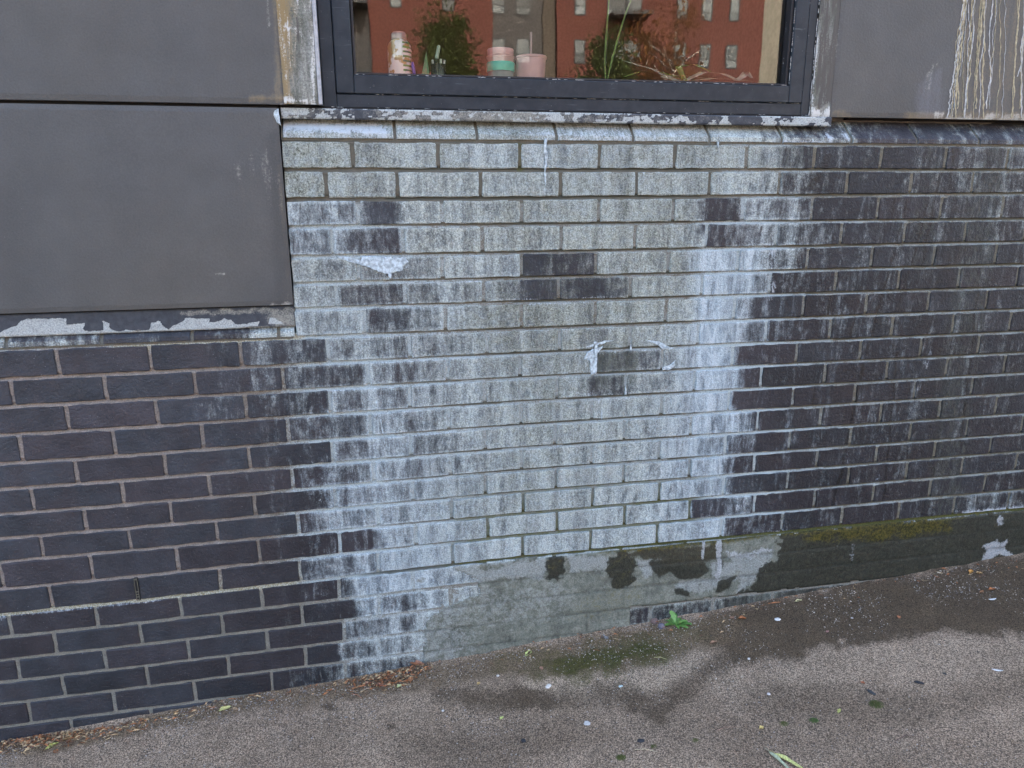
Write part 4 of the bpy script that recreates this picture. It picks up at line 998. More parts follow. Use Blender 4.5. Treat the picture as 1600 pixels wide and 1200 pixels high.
# lime line along the meeting of frame and sash: thin beads
def beads():
    bm = bmesh.new(); rg = random.Random(4)
    def bead(p, q, n, r, y, miss):
        for k in range(n):
            if rg.random() < miss: continue
            a = k / n; b = (k + rg.uniform(.5, 1.3)) / n
            pa = [p[0] + (q[0] - p[0]) * a, y, p[1] + (q[1] - p[1]) * a]; pb = [p[0] + (q[0] - p[0]) * b, y, p[1] + (q[1] - p[1]) * b]
            pa[0] += rg.uniform(-.0008, .0008); pa[2] += rg.uniform(-.0008, .0008)
            tube(bm, [pa, [(pa[i] + pb[i]) / 2 + rg.uniform(-.0006, .0006) for i in range(3)], pb], [r * rg.uniform(.3, 1), r * rg.uniform(.5, 1.2), r * rg.uniform(.2, .8)], 5)
    bead((uS1 - .0005, zS), (uS1 - .0005, zt - .1), 220, .0011, YF - .0005, .45)
    bead((uS0 + .10, zS - .0005), (uS1, zS - .0005), 160, .0008, YF, .72)
    bead((uG1 + .0075, zG), (uG1 + .0075, zt - .1), 200, .0010, YF - .001, .35)
    bead((uG0, zG - .0055), (uG1, zG - .0055), 150, .0008, YF - .002, .70)
    bead((uG1 + .001, zG + .001), (uG1 + .001, zt - .1), 150, .0012, YG - .006, .6)
    bead((uF1 - .0005, zfo), (uF1 - .0005, zt), 240, .0016, YF - .003, .25)
    bead((uF0 + .02, zfo), (uF1, zfo), 120, .0007, YF - .001, .75)
    o = bm_obj('lime_bead', bm, MT['run2'], WIN); o['kind'] = 'stuff'
beads()
def screws():
    sm = simple('screw_cap', (.03, .035, .042), .4)
    for x, y in ((584, 134), (532, 91)):
        p = at(x, y, YF - .004)
        o = lathe('screw_cap', [(.0032, 0), (.0032, .0010), (.0022, .0014), (.0020, .0006), (.0004, .0006)], sm, WIN, 16); o.rotation_euler = (math.pi / 2, 0, 0); o.location = (p[0], YF - .0038, p[2])
screws()
def glass_mat():
    m = bpy.data.materials.new('window_glass'); m.use_nodes = True; t = m.node_tree; t.nodes.clear()
    out = t.nodes.new('ShaderNodeOutputMaterial'); mx = t.nodes.new('ShaderNodeMixShader'); tr = t.nodes.new('ShaderNodeBsdfTransparent'); gl = t.nodes.new('ShaderNodeBsdfGlossy')
    tr.inputs[0].default_value = (.95, .97, .96, 1); gl.inputs['Roughness'].default_value = 0.0; gl.inputs[0].default_value = (1, 1, 1, 1)
    fr = t.nodes.new('ShaderNodeFresnel'); fr.inputs['IOR'].default_value = 1.52
    mu = t.nodes.new('ShaderNodeMath'); mu.operation = 'MULTIPLY'; mu.inputs[1].default_value = 1.35; mu.use_clamp = True
    bp = t.nodes.new('ShaderNodeBump'); bp.inputs['Strength'].default_value = .25; bp.inputs['Distance'].default_value = .0006; nz = t.nodes.new('ShaderNodeTexNoise'); nz.inputs['Scale'].default_value = 7.0; ge = t.nodes.new('ShaderNodeNewGeometry')
    t.links.new(ge.outputs['Position'], nz.inputs['Vector']); t.links.new(nz.outputs[0], bp.inputs['Height']); t.links.new(bp.outputs[0], gl.inputs['Normal'])
    t.links.new(fr.outputs[0], mu.inputs[0]); t.links.new(mu.outputs[0], mx.inputs[0]); t.links.new(tr.outputs[0], mx.inputs[1]); t.links.new(gl.outputs[0], mx.inputs[2]); t.links.new(mx.outputs[0], out.inputs[0])
    return m
g = mesh_obj('glass_pane', [(uG0 - .003, YG, zG - .003), (uG1 + .003, YG, zG - .003), (uG1 + .003, YG, zt - .1), (uG0 - .003, YG, zt - .1)], [(0, 1, 2, 3)], glass_mat(), WIN)

# ------------------------------------------------------------------ the room behind the glass
rm = simple('room_paint', (.20, .19, .18), .8)
def room():
    x0, x1, y0, y1, z0, z1 = uF0 - .6, uF1 + .6, .088, 3.4, .72, 3.1
    box('room_floor', x0, x1, .30, y1, z0 - .05, z0, simple('room_carpet', (.05, .05, .055), .95), B0)
    box('room_ceiling', x0, x1, y0, y1, z1, z1 + .05, rm, B0)
    box('room_back_wall', x0, x1, y1, y1 + .1, z0, z1, simple('room_wall_dark', (.10, .10, .10), .85), B0)
    box('room_side_wall', x0 - .1, x0, y0, y1, z0, z1, rm, B0); box('room_side_wall', x1, x1 + .1, y0, y1, z0, z1, rm, B0)
    box('inner_wall', x0, uF0 + .01, y0, .30, z0, z1, rm, B0); box('inner_wall', uF1 - .01, x1, y0, .30, z0, z1, rm, B0)
    box('inner_wall', uF0 + .012, uF1 - .012, y0, .30, zt - .02, z1, rm, B0)
    box('inner_wall', uF0 + .012, uF1 - .012, y0 + .002, .30, z0, zG - .036, rm, B0)
    box('window_board', uF0 + .012, uF1 - .012, .078, .34, zG - .035, zG - .012, simple('window_board_paint', (.30, .31, .32), .5), B0, .003)
    # the rest of the block, above, below and behind: what throws the shade
    dk = simple('building_core', (.06, .06, .065), .8)
    box('core_wall', -9, -2.91, .1, 12, -1, HT, dk, B0); box('core_wall', 3.61, 14, .1, 12, -1, HT, dk, B0)
    box('core_wall', -2.905, 3.605, 3.6, 12, -1, HT, dk, B0)
    box('upper_cladding', -2.905, 3.605, .02, 3.58, 4.21, HT, MT['panel'], B0)
    box('core_wall', -2.905, x0 - .11, .1, 3.58, -1, 4.2, dk, B0); box('core_wall', x1 + .11, 3.605, .1, 3.58, -1, 4.2, dk, B0)
    box('core_wall', x0 - .105, x1 + .105, .1, 3.58, -1, z0 - .06, dk, B0)
    box('core_wall', x0 - .105, x1 + .105, .1, 3.58, z1 + .06, 4.2, dk, B0)
    sheet('cladding_panel', uF0 - .004, uF1 + .004, zt + .006, 4.2, .006, .012, 'panel', lambda a, b, c, d: (0 * a, 0 * a, 0 * a), .05)['label'] = 'cladding panel above the window'
room()
ZB = zG - .012                                              # top of the window board

def m_bottle():
    n = NT('bottle_print', .35)
    c = n.mix(n.ss(n.noise(26, detail=3), .52, .56), (.78, .80, .80), (.42, .31, .12))
    x = n.sep(n.pos)[0]; z = n.sep(n.pos)[2]
    st = n.ss(n.math('SINE', n.math('MULTIPLY', z, 520)), .1, .3)
    band = n.math('MULTIPLY', n.ss(x, BX + .006, BX + .008), st)
    c = n.mix(band, c, n.mix(n.ss(n.noise(60), .45, .55), (.03, .16, .12), (.08, .30, .06)))
    return n.done(c)
def items():
    global BX
    Yi = .20
    def px2(x, y, Y=Yi): return at(x, y, Y)
    # bottle
    c = px2(625, 100, .19); BX = c[0]; t = empty('bottle', (c[0], .19, ZB)); tag(t, 'white metal bottle with ochre patches and green stripes behind the window', 'bottle')
    top = float(px2(625, 50, .19)[2]) - ZB; r = .0335
    lathe('bottle_body', [(r * .94, 0), (r, .003), (r, top * .66), (r * .97, top * .74), (r * .86, top * .80), (r * .64, top * .85), (r * .5, top * .865)], m_bottle(), t, 40)
    lathe('cap', [(r * .62, top * .866), (r * .64, top * .875), (r * .63, top * .955), (r * .52, top * .992), (r * .2, top)], simple('pale_pink_plastic', (.42, .33, .32), .5), t, 32)
    # pen pot
    c = px2(685, 100, .17); t = empty('pen_pot', (c[0], .17, ZB)); tag(t, 'small glass pot holding white pens behind the window', 'pen pot')
    gm = NT('clear_pot', .08); gm.b.inputs['Transmission Weight'].default_value = .9; gm.b.inputs['IOR'].default_value = 1.3
    h = float(px2(685, 101, .17)[2]) - ZB
    lathe('pot', [(.020, 0), (.022, .002), (.022, h), (.0205, h), (.0205, .004)], gm.done((.5, .55, .55)), t, 24, cap=False)
    wm = simple('white_plastic', (.62, .68, .66), .4)
    for k, (dx, lean, e) in enumerate(((-.012, -.10, 1.2), (-.004, -.03, 1.18), (.005, .05, 1.24), (.012, .12, 1.2))):
        bm = bmesh.new(); tube(bm, [(dx * .5, random.uniform(-.006, .006), .004), (dx + lean * .05, 0, h * e)], .0032, 8)
        o = bm_obj('pen', bm, wm, None); o.location = t.location
        tag(o, 'white pen standing in the small glass pot, %s of four' % ('leftmost', 'second from left', 'third from left', 'rightmost')[k], 'pen', 'white pens in the glass pot')
    # marker with mint cap
    p0 = px2(678, 112, .17); p1 = px2(682, 92, .17); p2 = px2(686, 71, .17)
    t = empty('marker', tuple(p0)); tag(t, 'dark marker with a mint green cap leaning in the pen pot', 'marker')
    d1 = np.array(p1) - p0; d2 = np.array(p2) - p0
    bm = bmesh.new(); tube(bm, [(0, 0, -.01), tuple(d1)], .0045, 12); bm_obj('marker_barrel', bm, simple('dark_barrel', (.03, .04, .04), .4), t, True)
    bm = bmesh.new(); tube(bm, [tuple(d1), tuple(d1 + (d2 - d1) * .06), tuple(d1 + (d2 - d1) * .9), tuple(d2)], [.0048, .0056, .005, .0032], 12); bm_obj('marker_cap', bm, simple('mint_cap', (.45, .60, .50), .4), t, True)
    # blue pen, green set square
    p0 = px2(648, 118, .16); p1 = px2(644, 97, .16); bm = bmesh.new(); tube(bm, [tuple(p0), tuple(p0 + (p1 - p0) * .5), tuple(p1)], [.004, .0055, .004], 10)
    tag(bm_obj('pen', bm, simple('blue_plastic', (.02, .06, .42), .35), None, True), 'short blue pen leaning beside the white bottle', 'pen')
    a, b, c3 = px2(659, 116, .165), px2(671, 116, .165), px2(666, 80, .165)
    V = [a, b, c3, a + [0, .002, 0], b + [0, .002, 0], c3 + [0, .002, 0]]
    tag(mesh_obj('set_square', V, [(0, 1, 2), (5, 4, 3), (0, 3, 4, 1), (1, 4, 5, 2), (2, 5, 3, 0)], simple('green_acrylic', (.05, .20, .10), .3)), 'narrow green plastic set square between bottle and pen pot', 'set square')
    # stacked food cup, pink over mint
    c = px2(782, 100, .20); t = empty('food_cup', (c[0], .20, ZB)); tag(t, 'stacked cup with pink lid and mint green band on the window board', 'cup')
    pk = simple('pink_plastic', (.72, .44, .44), .4, .05); pk2 = simple('dusty_pink_plastic', (.60, .38, .35), .4, .05); mi = simple('mint_plastic', (.06, .62, .46), .4, .05); gy = simple('grey_plastic', (.22, .27, .25), .4, .05)
    H = float(px2(782, 77, .20)[2]) - ZB; s = lambda y: float(px2(782, y, .20)[2]) - ZB; r = .5 * (px2(803, 100, .2)[0] - px2(761, 100, .2)[0])
    lathe('cup_base', [(r * .84, 0), (r * .88, .002), (r * .95, s(113))], gy, t, 40); lathe('cup_band', [(r * .98, s(113)), (r * 1.02, s(112)), (r * 1.04, s(100)), (r * 1.0, s(98.5))], mi, t, 40)
    lathe('cup_body', [(r * .90, s(98.4)), (r * .95, s(96)), (r * .95, s(93)), (r * 1.02, s(92)), (r * 1.03, s(89)), (r * .97, s(88))], pk2, t, 40)
    lathe('cup_lid', [(r * .88, s(87.9)), (r * .94, s(87)), (r * .97, s(79)), (r * .95, s(77.6)), (r * .3, H), ], pk, t, 40)
    # tumbler with straw
    c = px2(829.5, 100, .19); t = empty('tumbler', (c[0], .19, ZB)); tag(t, 'dusty pink tumbler with a lid and a straight pale straw', 'tumbler')
    pt = simple('rose_plastic', (.62, .40, .41), .4, .05); s = lambda y: float(px2(829, y, .19)[2]) - ZB; r = .5 * (px2(854, 92, .19)[0] - px2(805, 92, .19)[0])
    lathe('cup_body', [(r * .80, 0), (r * .83, .002), (r * .93, s(94)), (r * .94, s(93))], pt, t, 40); lathe('lid', [(r * .96, s(93)), (r, s(92.5)), (r, s(90)), (r * .95, s(88.5)), (r * .5, s(88))], pt, t, 40)
    st = px2(829, 50, .19); bm = bmesh.new(); tube(bm, [(0, 0, .01), (0, 0, st[2] - ZB)], .0032, 10); bm_obj('straw', bm, simple('pale_straw', (.48, .38, .38), .4), t, True)
    # strap leaved plant: pot and leaves
    def blade(parent, pts, w, m):
        V = []; F = []; n_ = len(pts)
        for i, p in enumerate(pts):
            wv = w * math.sin(math.pi * min(.98, (i + .9) / (n_ + .2))) ** .6
            V += [(p[0] - wv, p[1], p[2]), (p[0], p[1] + wv * .35, p[2]), (p[0] + wv, p[1], p[2])]
        for i in range(n_ - 1):
            for j in (0, 1): F.append((i * 3 + j, i * 3 + j + 1, i * 3 + j + 4, i * 3 + j + 3))
        return mesh_obj('leaf', V, F, m, parent, True)
    lm = simple('green_leaf', (.12, .22, .05), .5, .3, 40); lm2 = simple('grey_green_leaf', (.34, .42, .36), .5, .3, 40)
    base = px2(950, 118, .22); t = empty('pot_plant', (base[0], .22, ZB)); tag(t, 'pot plant with two tall narrow green blades near the window middle', 'plant')
    lathe('plant_pot', [(.028, 0), (.036, .030), (.038, .032), (.034, .032), (.033, .024)], simple('dark_pot', (.03, .03, .035), .6), t, 24)
    bs = np.array([base[0], .22, ZB])
    def rel(l): return [tuple(px2(x, y, .22) - bs) for x, y in l]
    blade(t, rel([(946, 124), (945, 95), (947, 60), (950, 20), (954, -30)]), .0030, lm); blade(t, rel([(949, 124), (957, 90), (967, 55), (978, 20), (996, -25)]), .0030, lm)
    base = px2(1070, 118, .20); t = empty('pot_plant', (base[0], .20, ZB)); tag(t, 'low spreading plant with pale grey green leaves at the right of the window board', 'plant')
    lathe('plant_pot', [(.030, 0), (.036, .012), (.037, .014), (.032, .014)], simple('grey_pot', (.10, .10, .10), .6), t, 24)
    bs = np.array([base[0], .20, ZB])
    for l, wv, mm in (([(1070, 124), (1030, 112), (1000, 112), (975, 120)], 0.0076, lm), ([(1070, 126), (1100, 112), (1130, 115), (1155, 126)], 0.0133, lm2), ([(1060, 126), (1040, 120), (1060, 117), (1100, 122)], 0.0171, lm2),
                      ([(1070, 126), (1060, 104), (1085, 100), (1110, 112)], 0.0114, lm), ([(1080, 126), (1120, 122), (1150, 124), (1175, 127)], 0.0190, lm2), ([(1050, 124), (1020, 108), (985, 98), (972, 94)], 0.0057, lm2), ([(1150, 126), (1160, 120), (1166, 112), (1175, 122)], 0.0133, lm2)):
        blade(t, rel(l), wv, mm)
items()

# ------------------------------------------------------------------ across the street: what the glass reflects
def refl(x, y, D):
    d = AX_F + ((x - 800) / (FOC * 1000)) * AX_R - ((y - 600) / (FOC * 1000)) * AX_U
    t = (D + 2 * YG - CAM[1]) / d[1]
    return np.array([CAM[0] + t * d[0], -D, CAM[2] + t * d[2]])
def flats():
    D = 34.0
    T = empty('apartment_building', (14, -D, 0)); tag(T, 'red brick apartment building across the street reflected in the window', 'building')
    def bxr(name, x0, x1, y0, y1, z0, z1, m): return box(name, x0 - 14, x1 - 14, y0 + D, y1 + D, z0, z1, m, T)
    n = NT('red_brick', .85); zc = n.noise(60, (1, 1, 5), detail=2); red = n.done(n.scale((.155, .052, .038), n.ss(zc, .3, .7, .8, 1.2)))
    greyc = simple('grey_cladding', (.085, .08, .078), .7); tan = simple('tan_cladding', (.10, .08, .06), .7); cream = simple('cream_render', (.30, .285, .23), .8)
    X = lambda x: float(refl(x, 60, D)[0]); Z = lambda y: float(refl(850, y, D)[2])
    bxr('wall', -12, X(578), -D - 9, -D, -1, 15, greyc); bxr('wall', X(578), X(768), -D - 9, -D + .3, -1, 15, red)
    bxr('wall', X(768), X(848), -D - 9, -D, -1, 15, greyc); bxr('wall', X(848), X(869), -D - 9, -D + .1, -1, 15, tan)
    bxr('wall', X(869), X(1186), -D - 9, -D + .3, -1, 15, red); bxr('wall', X(1186), 60, -D - 9, -D - 1.5, -1, 13.6, cream)
    bxr('roof', -12, X(1186), -D - 9, -D - .2, 15, 15.2, greyc)
    gn = NT('far_window_glass', .3); gl = gn.done(gn.scale((.20, .235, .25), gn.ss(gn.rnd(), 0, 1, .35, 1.2))); fr = simple('far_window_frame', (.04, .045, .05), .5)
    wins = []
    for x, w_ in ((779, 17), (817, 19), (903, 14), (1098, 14), (1140, 14), (958, 26), (985, 22), (1060, 14), (620, 14), (700, 14)):
        y0, y1 = -12, 22
        for fl in range(-3, 5):
            yy0, yy1 = y0 + 76 * fl, y1 + 76 * fl
            zc0, zc1 = Z(yy1), Z(yy0)
            if zc0 < .3 or zc1 > 14.6: continue
            wins.append((X(x - w_ / 2), X(x + w_ / 2), zc0, zc1))
    proto = None
    for k, (a, b, c, d) in enumerate(wins):
        ww, hh = b - a, d - c
        f = empty('window', ((a + b) / 2 - 14, .31, c), T) if False else None
        bm = bmesh.new(); y_ = D - D
        yo = .0 if (X(768) < a < X(848)) else .3
        box_bm(bm, a - 14 - .06, b - 14 + .06, yo - .05, yo + .03, c - .06, d + .06)
        o = bm_obj('window', bm, fr, T)
        xm = (a + b) / 2 - 14
        for p0, p1, q0, q1 in ((a - 14, b - 14, c + (d - c) * .36, d), (a - 14, b - 14, c, c + (d - c) * .30)):
            bm = bmesh.new(); box_bm(bm, p0, p1, yo + .005, yo + .034, q0, q1); bm_obj('pane', bm, gl, o)
    # balconies at the left
    for fl in range(0, 5):
        z = 1.5 + 2.8 * fl
        bxr('balcony', X(530), X(576), -D, -D + 1.3, z, z + .18, fr)
        bm = bmesh.new()
        for k in range(14): xx = X(530) - 14 + (X(576) - X(530)) * k / 13; box_bm(bm, xx - .015, xx + .015, 1.25, 1.28, z + .18, z + 1.2)
        box_bm(bm, X(530) - 14, X(576) - 14, 1.24, 1.30, z + 1.2, z + 1.25); bm_obj('balcony_rail', bm, fr, T)
        bxr('balcony', X(943), X(1002), -D + .3, -D + 1.4, z, z + .15, fr)
flats()
def tree(x, y, D, h, cr, colr, lab, thin=False, n=2600):
    c = refl(x, y, D); t = empty('tree', (c[0], -D, 0)); tag(t, lab, 'tree', 'street trees across the road')
    bk = simple('bark' + lab[:5], (.45, .42, .38) if thin else (.09, .07, .05), .9)
    bm = bmesh.new(); rg = random.Random(int(x))
    P = [(0, 0, -.4), (.1, 0, h * .3), (0, .05, h * .6), (.1, 0, h * .95)]; tube(bm, P, [.16 if not thin else .09, .12 if not thin else .07, .07, .02], 8)
    for k in range(12):
        z0 = h * rg.uniform(.3, .8); a = rg.uniform(0, 6.28); l = cr * rg.uniform(.5, .95)
        tube(bm, [(0.05, 0, z0), (math.cos(a) * l * .5, math.sin(a) * l * .5, z0 + l * .45), (math.cos(a) * l, math.sin(a) * l, z0 + l * .8)], [.04, .025, .01], 5)
    bm_obj('trunk', bm, bk, t)
    m = NT('foliage' + lab[:5], .7); m = m.done(m.mix(m.ss(m.noise(2.2, detail=3), .35, .65), tuple(v * .5 for v in colr), colr))
    V = []; F = []
    cl = [(rg.gauss(0, cr * .42), rg.gauss(0, cr * .42), h * (.62 + .34 * rg.uniform(-1, 1)), cr * rg.uniform(.18, .4)) for _ in range(34)]
    for k in range(n):
        q = rg.choice(cl); tp = max(.25, 1.15 - abs(q[2] / h - .5) * 1.2)
        p = (q[0] * tp + rg.gauss(0, q[3] * .6), q[1] * tp + rg.gauss(0, q[3] * .6), q[2] + rg.gauss(0, q[3] * .7)); s = rg.uniform(.03, .08)
        a = Vector((rg.gauss(0, 1), rg.gauss(0, 1), rg.gauss(0, 1))).normalized() * s; b = a.orthogonal().normalized() * s * .7
        n0 = len(V); V += [tuple(Vector(p) - a), tuple(Vector(p) + b), tuple(Vector(p) + a), tuple(Vector(p) - b)]; F.append((n0, n0 + 1, n0 + 2, n0 + 3))
    o = mesh_obj('crown', V, F, m, t)
tree(688, 60, 24, 7.6, 1.7, (.10, .13, .03), 'green bushy street tree across the road left of the others', n=15000)
tree(940, 60, 25, 7.4, 1.5, (.09, .12, .03), 'green street tree across the road in the middle', n=12000)
tree(1052, 60, 26, 8.6, 1.9, (.28, .12, .03), 'thin orange leaved birch with pale trunk across the road', True, 6000)
tree(1010, 60, 28, 8.2, 1.4, (.25, .13, .04), 'slim yellow brown birch beside the orange one across the road', True, 3500)

# ------------------------------------------------------------------ small things on the pavement
def gpt(x, y, dz=0.0): p = atg(x, y); return np.array([p[0], p[1], p[2] + dz])
LEAFM = {}
def leafmat(c):
    if c not in LEAFM: LEAFM[c] = simple('leaf_%d' % len(LEAFM), c, .7, .35, 220, bump=.3)
    return LEAFM[c]
NM = ['leaf']
def leaf(x, y, ln, wd, ang, colr, label, curl=.25, name='leaf', cat='leaf', lift=.003, tip=1.3, group='fallen leaves on the pavement', stalk=True):
    """a curled leaf with a raised midrib, its length in metres"""
    p = gpt(x, y); n1, n2 = 9, 5; V = []; F = []
    rs = random.random() * 9
    for i in range(n1):
        t = i / (n1 - 1); w_ = wd * (math.sin(math.pi * min(1, t ** .8 * .97 + .02)) ** .8) * .5 + .0004
        for j in range(n2):
            s = (j / (n2 - 1) - .5) * 2
            X_ = (t - .5) * ln; Y_ = s * w_ * (1 + .12 * math.sin(t * 17 + rs + s)); Z_ = lift + curl * ln * (abs(s) ** 1.6) * w_ / max(wd, 1e-4) + curl * ln * .5 * (t - .45) ** 2 * tip + .0012 * math.sin(t * 9 + s * 4 + rs)
            V.append((X_, Y_, Z_))
    for i in range(n1 - 1):
        for j in range(n2 - 1): a = i * n2 + j; F.append((a, a + 1, a + n2 + 1, a + n2))
    n0 = len(V)
    V2 = [(v[0], v[1], v[2] - .0005) for v in V]; V += V2; F += [tuple(reversed([k + n0 for k in f])) for f in F]
    if stalk:
        k0 = len(V); V += [(-ln * .5, -.0005, lift + .002), (-ln * .5, .0005, lift + .002), (-ln * .72, .0005, lift), (-ln * .72, -.0005, lift)]; F.append((k0, k0 + 1, k0 + 2, k0 + 3))
    o = mesh_obj(name, V, F, leafmat(colr), smooth=True); o.location = tuple(p); o.rotation_euler = (0, -math.atan(GS), R(ang))
    return tag(o, label, cat, group)
OR, BR, YG_, TN, PL, DK = (.30, .11, .035), (.13, .065, .03), (.42, .44, .10), (.36, .27, .16), (.55, .52, .40), (.09, .06, .04)
leaf(651, 1044, .052, .014, -28, (.34, .17, .10), 'curled reddish tan leaf leaning on the litter heap by the wall', .5, lift=.012)
leaf(826, 1022, .030, .016, 40, (.46, .50, .16), 'pale yellow green leaf at the left end of the moss patch')
leaf(944, 997, .034, .016, -50, (.22, .21, .20), 'grey triangular dead leaf lying at the upper edge of the moss', .15)
leaf(1041, 967, .022, .013, 30, OR, 'small orange brown leaf just left of the green weed', .5)
leaf(1048, 977, .020, .012, -60, (.26, .10, .05), 'brown leaf under the green weed', .5)
leaf(1160, 968, .026, .012, -20, OR, 'orange curled leaf between the weed and the white lumps', .5)
leaf(1144, 967, .018, .009, 10, (.22, .12, .07), 'small brown leaf touching the left of the orange curled leaf', .4)
leaf(1248, 940, .026, .011, 5, (.50, .45, .22), 'cream leaf on the dark damp ground near the wall')
leaf(1341, 913, .018, .015, 60, (.48, .56, .12), 'small lime green leaf at the foot of the wall beside an orange one')
leaf(1352, 913, .026, .011, -8, (.45, .18, .07), 'narrow orange leaf touching the small lime green leaf')
leaf(1368, 914, .018, .009, 10, (.20, .08, .05), 'dark red leaf scrap right of the narrow orange leaf')
leaf(1465, 898, .038, .011, -12, (.46, .38, .24), 'long tan leaf against the foot of the wet wall')
leaf(1517, 895, .024, .014, 30, (.50, .24, .05), 'bright orange leaf at the foot of the wall right of the tan leaf', .5)
leaf(1530, 897, .020, .008, -30, (.42, .27, .12), 'small tan leaf touching the bright orange leaf', .5)
leaf(1550, 922, .026, .012, 0, OR, 'orange leaf above the white feather')
leaf(1534, 926, .020, .009, 15, (.22, .10, .04), 'thin brown leaf beside the orange leaf above the feather')
leaf(1404, 965, .014, .010, 70, (.42, .16, .07), 'tiny orange leaf scrap alone on the damp asphalt')
leaf(1293, 988, .012, .008, 20, (.30, .16, .13), 'tiny pinkish leaf scrap on the damp asphalt')
leaf(846, 1046, .016, .012, 80, (.28, .16, .10), 'small brown leaf scrap at the lower left of the moss', .5)
leaf(1115, 1005, .026, .010, 10, (.24, .14, .08), 'flat brown leaf right of the moss patch')
leaf(785, 1152, .012, .010, 30, (.46, .50, .16), 'tiny yellow green leaf on the bare asphalt below the dark stain') if False else None
leaf(784, 1123, .012, .009, 30, (.46, .50, .16), 'tiny yellow green leaf on the bare asphalt below the dark stain')
leaf(748, 1069, .012, .008, 50, (.48, .32, .12), 'tiny tan leaf on the asphalt left of the white lump')
leaf(1190, 1138, .014, .010, 20, (.52, .40, .14), 'small golden leaf on the pale asphalt')
leaf(1311, 1112, .018, .007, 40, (.46, .46, .14), 'small yellow leaf sliver near the moss tufts')
leaf(1348, 1068, .012, .008, -50, (.38, .12, .05), 'tiny red brown leaf above the long dark pebble')
leaf(352, 1109, .034, .017, 15, (.48, .44, .16), 'yellow leaf flat at the foot of the wall on the left')
leaf(369, 1110, .018, .010, -20, (.34, .22, .12), 'brown leaf touching the yellow leaf on the left')
leaf(335, 1108, .014, .008, 30, (.30, .13, .07), 'small red brown leaf just left of the yellow leaf')
leaf(82, 1167, .034, .014, 35, (.40, .40, .10), 'yellow green leaf in the litter at the bottom left')
leaf(88, 1176, .018, .012, -60, OR, 'orange leaf scrap under the yellow green leaf at bottom left')
leaf(115, 1153, .060, .010, 20, (.46, .28, .12), 'long straw coloured leaf in the litter at the bottom left', .2)
leaf(70, 1152, .032, .012, 55, (.42, .26, .14), 'buff leaf upright in the bottom left litter', .4)
leaf(180, 1133, .036, .007, 40, (.42, .33, .22), 'narrow buff leaf at the wall foot right of the bottom left litter', .1)
leaf(575, 1070, .024, .010, 10, (.34, .14, .08), 'red brown leaf left of the litter heap', .4)
leaf(594, 1073, .006 + .02, .008, -20, (.42, .16, .09), 'thin orange leaf strip in the litter heap', .4)
leaf(594, 1070, .026, .012, 30, BR, 'dark brown leaf at the left foot of the litter heap', .4)
leaf(642, 1066, .022, .014, 80, (.30, .14, .06), 'brown leaf in the litter heap under the tan one', .6, lift=.008)
leaf(596, 1074, .02, .006, 0, TN, 'tan leaf strip at the bottom of the litter heap') if False else None
leaf(624, 1073, .016, .012, 20, (.50, .52, .24), 'pale yellow leaf scrap in front of the litter heap')
# long willow leaves at the bottom edge
leaf(1218, 1190, .075, .010, 282, (.42, .46, .30), 'long pale willow leaf at the bottom edge, left of the pair', .06, tip=.3)
leaf(1232, 1190, .075, .013, 300, (.56, .56, .20), 'long yellow willow leaf at the bottom edge, right of the pair', .06, tip=.3)

def lump(name, x, y, rad, colr, label, cat, fl=.6, n=1, group=None, sink=.3, asp=1.0, ang=0):
    p = gpt(x, y); bm = bmesh.new(); rg = random.Random(int(x * 7 + y))
    for k in range(n):
        c = Vector((rg.uniform(-1, 1) * rad * .7 * (n > 1), rg.uniform(-1, 1) * rad * .5 * (n > 1), 0)); rr = rad * (rg.uniform(.5, .9) if n > 1 else 1)
        r_ = bmesh.ops.create_icosphere(bm, subdivisions=2, radius=rr)['verts']
        for v in r_: v.co = Vector((v.co.x * asp, v.co.y, v.co.z * fl)) * (1 + .35 * (rg.random() - .5)) + c
    m = simple('lump_' + name + str(int(x)), colr, .8, .25, 300, bump=.4)
    o = bm_obj(name, bm, m, None, True); o.location = (p[0], p[1], p[2] + rad * fl * (1 - sink)); o.rotation_euler = (0, 0, R(ang)); return tag(o, label, cat, group)
lump('chewing_gum', 857, 1073, .009, (.62, .60, .55), 'white lump of chewing gum below the left of the moss', 'chewing gum', .45, 6)
lump('chewing_gum', 1214, 969, .009, (.62, .62, .60), 'two white lumps beside each other on the damp ground', 'chewing gum', .5, 4)
lump('paper_scrap', 970, 1073, .005, (.42, .52, .52), 'pale blue scrap by the dark stain under the moss', 'scrap', .5, 3)
lump('paper_scrap', 918, 1130, .008, (.50, .49, .47), 'flattened white scrap on the asphalt under the dark stain', 'scrap', .15, 6)
lump('stone', 1022, 974, .014, (.15, .10, .085), 'round reddish brown stone against the wall by the weed', 'stone', .8)
lump('stone', 1033, 981, .012, (.13, .12, .145), 'round purple grey stone in front of the reddish one', 'stone', .85)
lump('pebble', 818, 1158, .007, (.022, .024, .028), 'small black pebble at lower left of the asphalt', 'pebble', .4)
lump('pebble', 1001, 1158, .007, (.030, .032, .036), 'dark flat pebble below the willow leaf height', 'pebble', .3, asp=1.5) if False else lump('pebble', 1001, 1158, .007, (.030, .032, .036), 'dark flat pebble midway along the bottom of the photo', 'pebble', .3, asp=1.5)
lump('pebble', 1436, 1067, .006, (.022, .024, .028), 'long black pebble on the asphalt at right', 'pebble', .4, asp=2.2, ang=-35)
lump('pebble', 1361, 1082, .0065, (.045, .048, .05), 'long dark grey pebble above the larger moss tuft', 'pebble', .35, asp=2.2, ang=-70)
lump('pebble', 1476, 1053, .005, (.06, .055, .05), 'small grey brown pebble right of the long black one', 'pebble', .3, asp=1.3, ang=-60)
lump('pebble', 1528, 1019, .003, (.02, .02, .022), 'tiny black pebble below the edge of the damp ground at right', 'pebble', .5)
